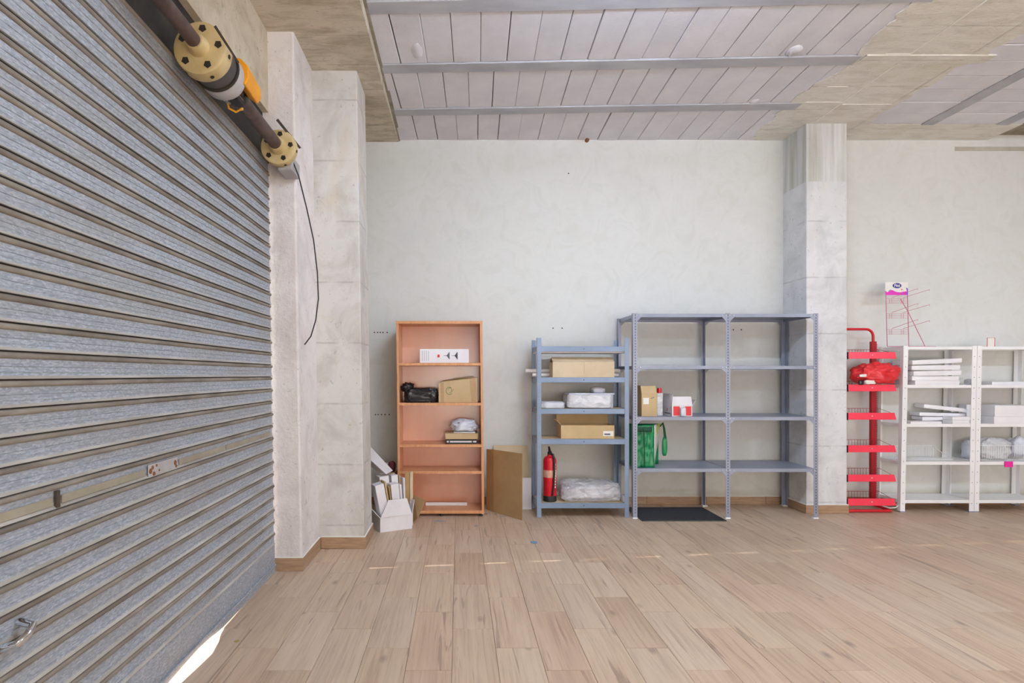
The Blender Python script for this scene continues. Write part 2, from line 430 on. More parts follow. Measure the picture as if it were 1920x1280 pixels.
w1 = thing('window_1', 'wide shop front window behind the viewer', 'window', (2.85, YF, .2), kind='structure')
for k in range(4):
    MB().box(WX0+.06+k*1.95, WX0+(k+1)*1.95-.06, YF-.06, YF-.04, .26, 2.84).build('pane', m_glass, w1)
for k in range(5):
    xm_ = WX0+k*1.95; MB().box(max(xm_-.06, WX0), min(xm_+.06, WX0+7.8), YF-.09, YF+.01, .26, 2.84).build('mullion', m_motor, w1)
MB().box(WX0, WX0+7.8, YF-.09, YF+.01, .2, .26).box(WX0, WX0+7.8, YF-.09, YF+.01, 2.84, 2.9).build('window_frame', m_motor, w1)
SHEAR[0] = KL
wl = MB()
wl.box(-1.66, -1.222, 0.0, 3.742, 3.06, CZ+.2)                    # lintel over the shutter
wl.box(-1.66, -1.30, YF-.1, .10, -.12, CZ+.2)
wl.box(-1.66, -1.20, 4.60, YW+.05, -.12, CZ+.2)
wl = wl.build('wall_left', m_lintel, loc=(-1.3, 0, 0)); tag(wl, 'rendered left wall and lintel above the roller shutter', 'wall', kind='structure')
# ---- pillars
def rough_edges(mb, amt, seed):
    return mb
p1 = MB().box(-1.66, -1.047, 3.742, 4.225, 0, CZ+.1)
p1 = p1.build('pillar_1', m_p1, loc=(-1.3, 3.74, 0), bevel=.012, seg=2); tag(p1, 'narrow cracked pinkish rendered pillar at the end of the roller shutter', 'pillar', kind='structure')
p2 = MB().box(-1.60, -.711, 4.222, 4.605, 0, CZ+.1)
p2 = p2.build('pillar_2', m_p2, loc=(-.9, 4.22, 0), bevel=.008, seg=2); tag(p2, 'grey cast concrete pillar with shutter-board joints left of the bookcase', 'pillar', kind='structure')
SHEAR[0] = 0.0
p3 = MB().box(PX(1512,5.28), PX(1588,5.28), 5.28, YW+.05, 0, CZ+.05)
p3 = p3.build('pillar_3', m_p3, loc=(3.4, 5.28, 0), bevel=.006, seg=2); tag(p3, 'whitened concrete pillar between the grey rack and red stand', 'pillar', kind='structure')
# ---- skirting tiles
SHEAR[0] = KL
def skirt(name, label, segs):
    t = thing(name, label, 'skirting', (segs[0][0], segs[0][2], 0), kind='structure')
    for x0, x1, y0, y1, h in segs:
        MB().box(x0, x1, y0, y1, .0005, h).build('skirting_tile', m_skirt, t, bevel=.0015)
        MB().box(x0, x1, y0, y1, h, h+.004).build('grout_line', m_paper, t)
skirt('baseboard_left', 'wood-look skirting tiles round the two left pillars', [
    (-1.228, -1.036, 3.730, 3.742, .088), (-1.047, -1.036, 3.743, 4.208, .088),
    (-1.034, -.700, 4.209, 4.222, .088), (-.711, -.700, 4.223, 4.605, .088)])
SHEAR[0] = 0.0
xl, xr = PX(1512,5.28), PX(1588,5.28)
skirt('baseboard_back', 'wood-look skirting tiles along the back wall', [(-1.1+k*.6, -1.1+k*.6+.598, YW-.011, YW-.0005, .08) for k in range(7)]+[(3.1, xl-.012, YW-.011, YW-.0005, .08)]
      +[(xr+.012+k*.6, xr+.012+k*.6+.598, YW-.011, YW-.0005, .08) for k in range(8)])
skirt('baseboard_pillar', 'wood-look skirting tiles round the right pillar', [(xl-.011, xr+.011, 5.268, 5.28, .082), (xl-.011, xl, 5.281, YW-.012, .082), (xr, xr+.011, 5.281, YW-.012, .082)])
# ---- ceiling: beams, joists and filler blocks
ce = MB().box(-1.7, XR+.2, YF-.2, YW+.2, CZ+.05, CZ+.25).build('ceiling', m_mortar, loc=(0,0,CZ))
tag(ce, 'raw ceiling of concrete joists, filler blocks and board-marked beams', 'ceiling', kind='structure')
TH = math.tan(math.radians(1.95)); XB0, XB1, XB2 = -.605, 3.0, 3.82
# left beam (soffit a little lower, rising to the wall)
b = MB(); zz = 3.60
b.hexa([Vector(q) for q in ((-1.68,YF,zz),(XB0,YF,zz),(XB0,4.62,zz),(-1.68,4.62,zz),(-1.68,YF,CZ+.06),(XB0,YF,CZ+.06),(XB0,4.62,CZ+.06),(-1.68,4.62,CZ+.06))])
b.hexa([Vector(q) for q in ((-1.68,4.62,zz),(XB0,4.62,zz),(XB0,YW,CZ-.02),(-1.68,YW,CZ-.02),(-1.68,4.62,CZ+.06),(XB0,4.62,CZ+.06),(XB0,YW,CZ+.06),(-1.68,YW,CZ+.06))])
b.build('concrete_beam', m_beam, ce)
# formwork edge strip of the beam
random.seed(3)
b = MB(); y = 2.2
while y < YW-.02:
    l = random.uniform(.12, .5); w = random.uniform(.012, .032)
    b.box(XB0-.004, XB0+w, y, min(y+l, YW), CZ-.012, CZ+.03); y += l
b.build('mortar_edge', m_mortar, ce)
MB().box(XB1-.02, XB2, YF, YW, CZ-.004, CZ+.06).build('concrete_beam', m_beam2, ce)
MB().box(XB2-.002, 5.34, 5.30, YW, CZ-.002, CZ+.06).build('concrete_edge', m_beam2, ce)
MB().box(3.332, 3.340, 2.0, YW, CZ-.009, CZ).build('formwork_ridge', m_paper, ce)
for k, (yy, x0, x1) in enumerate(((4.25, 3.0, 3.9), (4.13, 3.15, 3.34), (4.86, 3.0, 3.34), (4.9, 3.36, 3.8), (4.60, 3.03, 3.2))):
    MB().box(x0, x1, yy, yy+.005, CZ-.008, CZ).build('formwork_ridge', m_paper, ce)
# wide shallow board step on the right beam
MB().box(3.02, 3.98, 4.14, 4.24, CZ-.014, CZ).build('formwork_step', m_beam2, ce)
# ragged cement slurry along both edges of the right beam
random.seed(21)
for xe, sg_ in ((XB1-.015, -1), (XB2, 1)):
    vs = []; fs = []; y = 2.0; k = 0; wdt = .03
    while y < 5.64:
        wdt = max(.0, min(.11, wdt+random.uniform(-.05, .05)))
        for z in (CZ-.0065, CZ+.01): vs += [(xe-sg_*.03, y, z), (xe+sg_*wdt, y, z)]
        y += random.uniform(.03, .09); k += 1
    for i in range(k-1):
        a, b2 = i*4, (i+1)*4
        fs += [(a, a+1, b2+1, b2), (a+2, b2+2, b2+3, a+3), (a+1, a+3, b2+3, b2+1)]
    MB().add(vs, fs).build('cement_slurry', m_beam2, ce)
JY = [3.614+.722*k for k in (-2, -1, 0, 1, 2)]
def jy(y, x): return y-TH*(x-XB0)
JW = .125
for y in JY:
    b = MB(); q = []
    for x in (XB0-.01, XB1):
        q.append((x, jy(y, x)))
    (xa, ya), (xb, yb) = q
    p = [Vector((xa, ya-JW/2, CZ-.010)), Vector((xb, yb-JW/2, CZ-.010)), Vector((xb, yb+JW/2, CZ-.010)), Vector((xa, ya+JW/2, CZ-.010))]
    b.hexa(p+[v+Vector((0,0,.07)) for v in p]).build('joist', m_joist, ce, bevel=.004)
random.seed(11)
blk = {}
def block_mesh(w, l, tilt):
    k = (round(w, 3), round(l, 3))
    if k not in blk: blk[k] = MB().box(-w/2, w/2, -l/2, l/2, 0, .055).mesh('block', m_block, bevel=.004)
    return blk[k]
BWID = .2015
rows = [(JY[k]+JW/2, JY[k+1]-JW/2) for k in range(4)]+[(JY[4]+JW/2, None)]
for r, (ya, yb) in enumerate(rows):
    x = XB0+.005+(-.12 if r == 3 else -.05 if r == 2 else -.02)
    while x < XB1+.05:
        x0 = max(x, XB0+.0); x1 = min(x+BWID, XB1+.02); xm = (x0+x1)/2
        g = random.choice((.002, .003, .005, .007))
        if x1-x0 > .03:
            y0 = jy(ya, xm)+.002; y1 = (jy(yb, xm)-.002) if yb else YW+.02
            put('block', block_mesh(x1-x0-g, y1-y0 if yb else round(y1-y0, 2), 0), ce, (xm-g/2+random.uniform(-.0008,.0008), (y0+y1)/2, random.uniform(-.003,.003)), (0, 0, -math.atan(TH)))
        x += BWID
# second bay: joists run towards the back wall
for x in (4.44, 5.15, 5.86, 6.57, 7.28):
    MB().box(x-.06, x+.06, 1.9, 5.31, CZ-.008, CZ+.06).build('joist', m_joist, ce, bevel=.004)
for x0, x1 in ((3.825, 4.378), (4.502, 5.088), (5.212, 5.798)):
    y = 5.295
    while y > 3.0:
        g = random.choice((.007, .009, .011))
        put('block', block_mesh(x1-x0-.003, .212-g, 0), ce, ((x0+x1)/2, y-.106, random.uniform(-.003,.003))); y -= .212
# mortar squeezed out between blocks
for px, py, w, l in ((782, 95, .05, .10), (1490, 95, .06, .07), (1415, 190, .04, .05)):
    Y = (CZ-H)*F/(CY-py); X = PX(px, Y)
    me = MB().lathe([(.001,0),(w*.9,.004),(w,.012),(w*.9,.03)], (0,0,0), (0,0,1), 9)
    for v in me.v: v.y *= l/w*random.uniform(.8,1.2); v.x *= random.uniform(.8,1.1)
    for v in me.v: v += Vector((X, Y, CZ-.010))
    me.build('mortar_lump', m_block, ce, smooth='all')
# thin strip, darker than the plaster, high on the right of the back wall
MB().box(PX(1790,YW), 8.8, YW-.0025, YW, PZ(283,YW), PZ(275,YW)).build('darker_strip', m_strip, wb)

# ================================================================== lamps of the room (just above the picture) and an added fill batten
def batten(label, x0, x1, y, z, strength):
    t = thing('fluorescent_batten', label, 'lamp', ((x0+x1)/2, y, z), group='fluorescent battens')
    m_tube, _nt, _b = nodes('lit_tube'); _b.inputs['Emission Color'].default_value = (.84, 1.0, 1.23, 1); _b.inputs['Emission Strength'].default_value = strength
    MB().box(x0, x1, y-.016, y+.016, z, z+.03).build('housing', m_paint_w, t, bevel=.004)
    for s in (-1, 1): MB().tube([(x0+.02, y+s*.034, z-.012), (x1-.02, y+s*.034, z-.012)], .013, 10).build('tube', m_tube, t, smooth=True)
    for xx in (x0, x1-.02): MB().box(xx, xx+.02, y-.052, y+.052, z-.028, z).build('lamp_holder', m_paint_w, t)
    for xx in (x0+.2, x1-.2): MB().tube([(xx, y, z+.03), (xx, y, CZ-.013)], .0015, 5).build('suspension_wire', m_iron, t)
batten('hanging fluorescent batten above the picture, nearest the shutter', .50, 1.74, 2.50, 3.46, TUBE_STRENGTH)
batten('hanging fluorescent batten above the picture, far right one', 5.2, 6.44, 1.2, 3.46, TUBE_STRENGTH*1.15)
batten('added fluorescent fill batten, unseen above and behind the viewer', .80, 2.04, -.70, 3.46, TUBE_STRENGTH*.6)  # added lamp: frontal fill that brightens the lower walls and object fronts
# ================================================================== roller shutter
XS, PITCH = -1.222, .0795
sh = thing('roller_shutter', 'galvanised steel roller shutter of horizontal slats, closed, filling the left side', 'shutter', (XS, 2.0, 0))
prof = [(-.004,0,2),(.001,.0006,2),(.0080,.0010,3),(.0085,.0026,3),(.0045,.0058,3),(.0010,.0100,0),(-.0004,.014,0),(.0014,.0205,0),(-.0008,.022,0),(-.0016,.035,0),(.0006,.0365,0),(-.0014,.038,0),(-.0002,.050,0),(.0004,.0570,0)]
R_ = .0090; zc = .0668
for k in range(9):
    a = math.pi*k/8; prof.append((.0004+R_*math.sin(a)*.85, zc-R_*math.cos(a), 1))
prof.append((-.0045, .0764, 2)); prof.append((-.004, PITCH, 2))
def slat_mesh(y0, y1):
    mb = MB(); n = len(prof); vs = []
    for y in (y0, y1):
        for x, z, m in prof: vs.append((x, y, z))
        for x, z, m in prof: vs.append((x-.0022, y, z))
    mb.add(vs, [])
    o = 2*n
    for i in range(n-1):
        mi = 1 if (prof[i][2] == 1 and prof[i+1][2] == 1) else (2 if prof[i][2] == 2 and prof[i+1][2] == 2 else 3 if prof[i][2] == 3 else 0)
        mb.f.append([i, i+1, o+i+1, o+i]); mb.m.append(mi)
        mb.f.append([n+i, o+n+i, o+n+i+1, n+i+1]); mb.m.append(0)
        mb.f.append([o+i, o+i+1, o+n+i+1, o+n+i]); mb.m.append(0)
    me = mb.mesh('slat', [m_gal, m_bead, m_iron, m_lip], smooth=True)
    return me
NS = 32; Z0 = .184
sl = [slat_mesh(.12-2.0, 3.722-2.0), slat_mesh(.12-2.0, 3.712-2.0)]
for k in range(NS):
    put('slat', sl[k % 2], sh, (random.uniform(-.0006,.0006), 0, Z0+k*PITCH))
# bottom rail with an uneven lower edge that lets daylight in
ys = [.12, 1.6, 2.05, 2.25, 2.36, 2.5, 2.62, 2.74, 2.82, 2.9, 3.2, 3.72]
gp = [.012, .012, .011, .012, .020, .026, .030, .022, .012, .006, .003, .002]
b = MB(); vs = []
for y, g in zip(ys, gp):
    for x, z in ((.006, g), (.006, .05), (.003, .06), (.003, .172), (0, Z0), (-.004, Z0), (-.006, g)):
        vs.append((XS+x, y, z))
n = 7; fs = []
for i in range(len(ys)-1):
    for j in range(n): fs.append((i*n+j, i*n+(j+1) % n, (i+1)*n+(j+1) % n, (i+1)*n+j))
fs += [tuple(range(n)), tuple(range((len(ys)-1)*n, len(ys)*n))]
b.add(vs, fs).build('bottom_rail', m_gal, sh)
MB().box(XS+.006, XS+.016, .12, 3.71, .045, .058).build('rail_lip', m_gal, sh, bevel=.002)
# locking bar and plate
zb = .9245
for ya, yb in ((1.0, 1.70), (1.74, 2.20), (2.47, 2.95), (2.97, 3.66)):
    MB().box(XS+.001, XS+.006, ya, yb, zb-.013, zb+.013).build('lock_bar', m_tan, sh, bevel=.001)
MB().box(XS+.004, XS+.007, 2.22, 2.45, zb-.026, zb+.026).build('lock_plate', m_motor, sh, bevel=.002)
for yy, zz, r in ((2.235,.0,.012),(2.25,.012,.009),(2.26,-.014,.01),(2.30,-.006,.005),(2.43,.004,.012),(2.437,-.012,.007),(2.28,.016,.006)):
    MB().lathe([(r,0),(r*.8,.002)], (XS+.0072, yy, zb+zz), (1,0,0), 7).build('rust_spot', m_rust, sh)
MB().box(XS+.001, XS+.010, 1.71, 1.725, zb-.022, zb+.03).build('lock_catch', m_iron, sh)
# chrome handle at the near edge
MB().tube([(XS+.002,1.50,.575),(XS+.045,1.505,.585),(XS+.055,1.53,.60),(XS+.045,1.56,.612),(XS+.002,1.565,.62)], .011, 10).build('pull_handle', m_chrome, sh, smooth=True)
# guide channel at the end of the slats, dark housing above
MB().box(XS-.07, XS-.012, 3.715, 3.741, 0, 2.95).build('guide_channel', m_iron, sh)
sh.rotation_euler = (0, math.atan(KL), 0)
# housing back plate behind the drum
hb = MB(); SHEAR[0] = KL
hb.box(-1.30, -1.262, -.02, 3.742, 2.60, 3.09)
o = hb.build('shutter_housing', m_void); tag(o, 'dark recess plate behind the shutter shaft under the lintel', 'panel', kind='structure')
SHEAR[0] = 0
# ================================================================== shaft with drums and motor
AX, AZ = -1.130, 2.735
st = thing('shutter_shaft', 'brown steel shutter shaft with cream drums, grey motor and yellow cover', 'shutter drive', (AX, 2.4, AZ))
def ring(y, r0, r1, name, mat, parent=st, n=36):
    return None
MB().tube([(AX, .0, AZ), (AX, 2.62, AZ)], .030, 18).build('shaft_tube', m_shaft, st, smooth=True)
MB().tube([(AX, 2.86, AZ), (AX, 3.735, AZ)], .037, 18).build('shaft_tube', m_shaft, st, smooth=True)
def drum(y, r, depth, hub):
    d = MB().lathe([(hub, -.055), (hub+.006, -.03), (hub+.010, -.004), (r*.70, 0), (r*.90, -.002), (r*.985, .004), (r, .012), (r, depth-.006), (r*.97, depth)], (AX, y, AZ), (0,1,0), 40).build('drum', m_drum, st, smooth=True)
    for k in range(5):
        a = math.radians(8+72*k); c = Vector((AX+math.cos(a)*r*.72, y-.0035, AZ+math.sin(a)*r*.72))
        MB().lathe([(.0175,0),(.0165,.004)], c, (0,1,0), 5).build('drum_hole', m_void, d)
    for k in range(6):
        a = math.radians(50+60*k); 
        MB().lathe([(.010,0),(.009,.003)], (AX+math.cos(a)*r*1.0, y+depth*.5, AZ+math.sin(a)*r*1.0), (math.cos(a),0,math.sin(a)), 6).build('drum_notch', m_void, d)
    return d
drum(2.44, .116, .075, .036); drum(3.50, .110, .06, .044)
MB().lathe([(.098,0),(.098,.085)], (AX, 2.517, AZ), (0,1,0), 36).build('spring_spool', m_motor_d, st, smooth=True)
MB().lathe([(.104,0),(.106,.004),(.106,.014),(.102,.018)], (AX, 2.605, AZ), (0,1,0), 36).build('ring_gear', m_void, st, smooth=True)
mo = MB().lathe([(.100,0),(.104,.006),(.104,.075),(.098,.09),(.080,.10),(.055,.105)], (AX, 2.625, AZ), (0,1,0), 36).build('motor_body', m_motor, st, smooth=True)
for k in range(9):
    a = math.radians(200+k*14)
    MB().box(-.004, .004, 2.728, 2.81, .050, .072, R=Matrix.Translation((AX,0,AZ)) @ Matrix.Rotation(-a+math.pi/2, 4, 'Y')).build('cooling_fin', m_motor, mo)
MB().lathe([(.055,0),(.055,.09),(.045,.10)], (AX, 2.725, AZ), (0,1,0), 20).build('gear_neck', m_motor_d, st, smooth=True)
yc = MB(); poly = [(.03,.085),(.085,.078),(.122,.040),(.126,-.020),(.105,-.050),(.06,-.020),(.02,.03)]
nn = len(poly); vs = [(AX+x, 2.68, AZ+z+.012) for x, z in poly]+[(AX+x*.92, 2.88, AZ+z*.9+.008) for x, z in poly]
yc.add(vs, [tuple(range(nn)), tuple(range(nn, 2*nn))]+[(j, (j+1) % nn, nn+(j+1) % nn, nn+j) for j in range(nn)])
yc.build('motor_cover', m_yellow, st, bevel=.006, seg=2)
MB().box(AX+.045, AX+.072, 2.72, 2.80, AZ+.092, AZ+.096, R=RA(.5, 'Y', (AX+.06, 2.7, AZ+.07))).build('cover_sticker', m_paper, st)
MB().box(AX-.005, AX+.05, 2.74, 2.83, AZ-.075, AZ-.03).box(AX+.0, AX+.03, 2.80, 2.86, AZ-.065, AZ-.02).build('terminal_block', m_black, st, bevel=.006, seg=2)
MB().tube([(AX-.03,2.80,AZ-.05),(AX-.035,2.84,AZ-.075),(AX-.01,2.865,AZ-.082),(AX+.02,2.86,AZ-.07),(AX+.03,2.85,AZ-.04)], .0055, 8).build('yellow_lead', m_yellow, st, smooth=True)
MB().lathe([(.045,0),(.048,.01),(.048,.055),(.040,.065)], (AX, 2.83, AZ), (0,1,0), 20).build('coupling', m_black, st, smooth=True)
MB().lathe([(.006,0),(.006,.03),(.010,.032),(.010,.04)], (AX+.01, 2.87, AZ-.03), (.2,0,-1), 8).build('grub_screw', m_drum, st)
# steel straps over the drums, bracket at the far end
MB().slab([P(402,52,2.30), P(406,49,2.30), P(449,117,2.52), P(446,119,2.52)], .006).build('strap', m_iron, st)
MB().slab([P(518,226,3.42), P(522,223,3.42), P(565,277,3.62), P(561,279,3.62)], .006).build('strap', m_iron, st)
MB().box(AX-.02, AX+.07, 3.56, 3.735, AZ-.125, AZ-.03).build('bearing_bracket', m_motor, st, bevel=.004)
cb = [P(548,300,3.60), P(560,330,3.60), P(575,390,3.60), P(588,450,3.60), P(595,510,3.60), P(597,560,3.60), P(592,600,3.60), P(583,630,3.60), P(571,646,3.60)]
o = MB().tube(cb, .0042, 8).build('hanging_cable', m_black, smooth=True); tag(o, 'thin black cable hanging from the far shutter drum beside the pillars', 'cable')
# ================================================================== generic small things
def blob(name, c, s, mat, parent=None, seed=0, amp=.12, freq=3.0, power=3.0, n=28, flat=True, fold=.0, ridge=0.0):
    """crumpled bag: a rounded box of half sizes s round c with folds"""
    mb = MB(); vs = []; c = Vector(c); nu, nv = n, n//2
    sd = Vector((seed*3.1, seed*1.7, seed*.9))
    def sp(v, p): return math.copysign(abs(v)**(2.0/p), v)
    for i in range(nv+1):
        ph = -math.pi/2+math.pi*i/nv
        for j in range(nu):
            th = 2*math.pi*j/nu
            d = Vector((sp(math.cos(ph), power)*sp(math.cos(th), power), sp(math.cos(ph), power)*sp(math.sin(th), power), sp(math.sin(ph), power)))
            q = Vector((d.x*s[0], d.y*s[1], d.z*s[2]))
            w = noise.noise(d*freq+sd)*amp+abs(noise.noise(d*freq*2.3+sd))*amp*.7-abs(noise.noise(d*freq*4.1+sd*2))*amp*.35
            r1_ = 1-abs(noise.noise(d*freq*1.6+sd*1.3))*2; r2_ = 1-abs(noise.noise(d*freq*3.4+sd*.7))*2
            w += ridge*(r1_*.6+r2_*.4)
            q = q*(1+w)
            if fold: q.z += fold*noise.noise(Vector((d.x*6, d.y*6, seed)))*max(d.z, 0)
            if flat and q.z < -s[2]*.86: q.z = -s[2]*.86
            vs.append(c+q)
    fs = []
    for i in range(nv):
        for j in range(nu):
            a, b, e, f = i*nu+j, i*nu+(j+1) % nu, (i+1)*nu+(j+1) % nu, (i+1)*nu+j
            fs.append((a, b, e, f))
    mb.add(vs, fs)
    bm_off = mb.build(name, mat, parent, smooth='all')
    return bm_off
def walls(mb, x0, x1, y0, y1, z0, z1, t=.004, R=None, front=None):
    mb.box(x0, x1, y0, y1, z0, z0+t, R=R)
    mb.box(x0, x1, y0, y0+t, z0+t, front or z1, R=R); mb.box(x0, x1, y1-t, y1, z0+t, z1, R=R)
    mb.box(x0, x0+t, y0+t, y1-t, z0+t, z1, R=R); mb.box(x1-t, x1, y0+t, y1-t, z0+t, z1, R=R)
def carton(name, label, x0, x1, y0, y1, z0, z1, mat, flaps=(), rot=0, group=None, cat='box'):
    c = ((x0+x1)/2, (y0+y1)/2, z0); R = RZ(rot, c)
    t = thing(name, label, cat, (c[0]+SHEAR[0]*z0, c[1], z0), group)
    mb = MB(); walls(mb, x0, x1, y0, y1, z0, z1, R=R); mb.build('body', mat, t)
    for side, ln, ang in flaps:                  # ang from straight up, positive outwards
        a = math.radians(ang); o, u = math.sin(a)*ln, math.cos(a)*ln
        if side == 'front': q = [(x0,y0,z1),(x1,y0,z1),(x1,y0-o,z1+u),(x0,y0-o,z1+u)]
        if side == 'back': q = [(x0,y1,z1),(x1,y1,z1),(x1,y1+o,z1+u),(x0,y1+o,z1+u)]
        if side == 'left': q = [(x0,y0,z1),(x0,y1,z1),(x0-o,y1,z1+u),(x0-o,y0,z1+u)]
        if side == 'right': q = [(x1,y0,z1),(x1,y1,z1),(x1+o,y1,z1+u),(x1+o,y0,z1+u)]
        MB().slab([R @ Vector(p) for p in q], .003).build('flap', mat, t)
    return t
def patch(t, name, x0, x1, y, z0, z1, mat, th=.0012, R=None):
    return MB().box(x0, x1, y-th, y, z0, z1, R=R).build(name, mat, t)
def flat_box(label, c, size, mat, rz=0, ry=0, rx=0, group='flat white cartons on the white racks', name='flat_carton'):
    """shallow carton: tray and telescoping lid; c is the middle of its underside"""
    c = Vector(c); w, d, h = size
    R = Matrix.Translation(c) @ Matrix.Rotation(rz, 4, 'Z') @ Matrix.Rotation(ry, 4, 'Y') @ Matrix.Rotation(rx, 4, 'X')
    t = thing(name, label, 'box', (c.x+SHEAR[0]*c.z, c.y, c.z), group)
    MB().box(-w/2+.002, w/2-.002, -d/2+.002, d/2-.002, 0, h*.6, R=R).build('tray', mat, t)
    MB().box(-w/2, w/2, -d/2, d/2, h*.22, h, R=R).build('lid', mat, t, bevel=.0015)
    return t

# ================================================================== bookcase
SHEAR[0] = -.010
YB0, YB1 = 5.17, 5.49
bx0, bx1, bh = PX(746.5,YB0), PX(908,YB0), 1.805
bk = thing('bookcase', 'beech bookcase with five open bays against the back wall', 'bookcase', ((bx0+bx1)/2, (YB0+YB1)/2, 0))
T = .022
for x in (bx0, bx1-T): MB().box(x, x+T, YB0, YB1, .022, bh-.026).build('side_panel', m_beech, bk, bevel=.001)
MB().box(bx0-.002, bx1+.002, YB0-.004, YB1, bh-.026, bh).build('top_panel', m_beech, bk, bevel=.001)
MB().box(bx0+T, bx1-T, YB1-.008, YB1-.002, .03, bh-.026).build('back_panel', m_beech_b, bk)
MB().box(bx0+T, bx1-T, YB0, YB1-.008, .026, .056).build('bottom_panel', m_beech, bk, bevel=.001)
SHZ = [PZ(y, YB0) for y in (680, 755, 833, 883)]
for z in SHZ: MB().box(bx0+T, bx1-T, YB0+.004, YB1-.008, z-.026, z).build('shelf', m_beech, bk, bevel=.001)
for x in (bx0+.03, (bx0+bx1)/2, bx1-.03):
    for y in (YB0+.03, YB1-.04): MB().lathe([(.017,0),(.017,.012),(.012,.026)], (x,y,0), n=12).build('foot', m_black, bk)
z = SHZ[0]
t = thing('lamp_carton', 'long white printed carton on the top shelf of the bookcase', 'box', (PX(836,5.26), 5.3, z))
x0, x1 = PX(790,5.22), PX(882,5.22)
MB().box(x0, x1, 5.22, 5.36, z, z+.130).build('body', m_white2, t, bevel=.002)
for k in range(2):
    xc = x0+.268+k*.075
    MB().lathe([(.003,0),(.006,.004),(.034,.024),(.036,.028)], (xc-.018, 5.2190, z+.068), (1,0,0), 14).build('printed_lamp', m_ink, t)
    o = t.children[-1]
    for v in o.data.vertices: v.co.y = -.0808+(v.co.y+.0808)*.02
    MB().box(xc-.045, xc-.018, 5.2185, 5.2198, z+.066, z+.070).build('printed_stem', m_ink, t)
patch(t, 'printed_mark', x0+.165, x0+.185, 5.2199, z+.052, z+.078, m_inkred)
for k in range(4): patch(t, 'printed_text', x0+.02+k*.02, x0+.026+k*.02, 5.2199, z+.02, z+.112, M('print_pale_%d' % k, C(206,206,216)))
z = SHZ[1]
o = blob('black_bag_parcel', ((PX(758,5.24)+PX(823,5.24))/2+.005, 5.29, z+.062), (.150, .10, .070), m_bagk, seed=2, amp=.10, freq=3.2, power=6, n=72, ridge=.07)
tag(o, 'parcel wrapped in shiny black plastic on the second bookcase shelf', 'parcel')
o2 = blob('knot', (PX(766,5.22), 5.24, z+.135), (.050, .045, .040), m_bagk, o, seed=9, amp=.45, freq=3.2, power=2.2, n=44, ridge=.16)
t = thing('open_carton', 'worn brown carton with green print on the second bookcase shelf', 'box', (PX(860,5.26), 5.3, z))
x0, x1 = PX(824.5,5.215), PX(898,5.215); b = MB()
zl, zr = z+.185, z+.232
b.hexa([Vector(q) for q in ((x0,5.215,z),(x1,5.215,z),(x1-.01,5.44,z),(x0,5.44,z),(x0,5.215,zl),(x1-.004,5.215,zr),(x1-.012,5.44,zr-.01),(x0+.004,5.44,zl))]).build('body', m_card, t, bevel=.002)
MB().slab([Vector((x0+.03,5.22,zl+.004)), Vector((x1-.09,5.22,zl+.036)), Vector((x1-.10,5.43,zl+.05)), Vector((x0+.03,5.43,zl+.014))], .004).build('flap', m_card, t)
MB().slab([Vector((x0+.14,5.222,zl+.034)), Vector((x1-.03,5.222,zr+.004)), Vector((x1-.035,5.43,zr+.008)), Vector((x0+.14,5.43,zl+.036))], .004).build('flap', m_card_d, t)
patch(t, 'tape', x0+.018, x0+.050, 5.2145, z, zl, m_tape)
b = MB().hexa([Vector(q) for q in ((x1-.055,5.2138,z),(x1-.012,5.2138,z),(x1-.012,5.2146,z),(x1-.055,5.2146,z),(x1-.075,5.2138,zr-.012),(x1-.018,5.2138,zr-.003),(x1-.018,5.2146,zr-.003),(x1-.075,5.2146,zr-.012))]); b.build('tape', m_tape, t)
ctr = Vector((x0+.103, 5.2136, z+.110))
def arc(c, r, a0, a1, n=12): return [c+Vector((math.cos(math.radians(a0+(a1-a0)*k/n))*r, 0, math.sin(math.radians(a0+(a1-a0)*k/n))*r)) for k in range(n+1)]
MB().tube(arc(ctr, .034, 60, 310), .0022, 5).build('printed_logo', m_inkgreen, t)
MB().tube(arc(ctr+Vector((.004,0,.012)), .016, -60, 200), .002, 5).build('printed_logo', m_inkgreen, t)
MB().tube([ctr+Vector((.0,0,-.018)), ctr+Vector((.022,0,-.008)), ctr+Vector((.036,0,.014))], .002, 5).build('printed_logo', m_inkgreen, t)
z = SHZ[2]
t = thing('black_case', 'flat black case with a white stripe under a carton on the third bookcase shelf', 'case', (PX(866,5.25), 5.3, z))
x0, x1 = PX(837,5.21), PX(895,5.21)
MB().box(x0, x1, 5.21, 5.42, z, z+.044).build('body', m_black, t, bevel=.003)
patch(t, 'white_stripe', x0+.010, x1-.002, 5.2095, z+.014, z+.029, m_white)
for xx in (x0+.028, x1-.045): patch(t, 'latch', xx, xx+.012, 5.2085, z+.010, z+.044, m_iron)
o = MB().box(x0-.004, x1+.012, 5.20, 5.43, z+.045, z+.098).build('flat_brown_carton', m_card, bevel=.002); tag(o, 'flat brown carton on top of the black case', 'box')
o = MB().box(x0+.075, x1-.012, 5.22, 5.42, z+.099, z+.110).build('white_pad', m_white, bevel=.002); tag(o, 'thin white pad under the white plastic bag in the bookcase', 'pad')
o = blob('white_bag', (PX(872,5.26), 5.31, z+.162), (.115, .10, .058), m_bagw, seed=5, amp=.22, freq=2.2, power=2.4, n=72, ridge=.14)
tag(o, 'crumpled white plastic bag on the third bookcase shelf', 'bag')
for k, (dx, dz) in enumerate(((-.062,.02),(-.095,-.006),(-.035,.012))):
    blob('dark_print', (PX(874,5.26)+dx, 5.216+abs(dx)*.15, z+.175+dz), (.011, .006, .007), m_ink, o, seed=k, amp=.2, n=10)
o = MB().box(PX(798,5.36), PX(876,5.36), 5.36, 5.38, .0565, .0565+.028).build('white_strip', m_white, bevel=.002); tag(o, 'white board strip lying on the bottom of the bookcase', 'board')
SHEAR[0] = 0
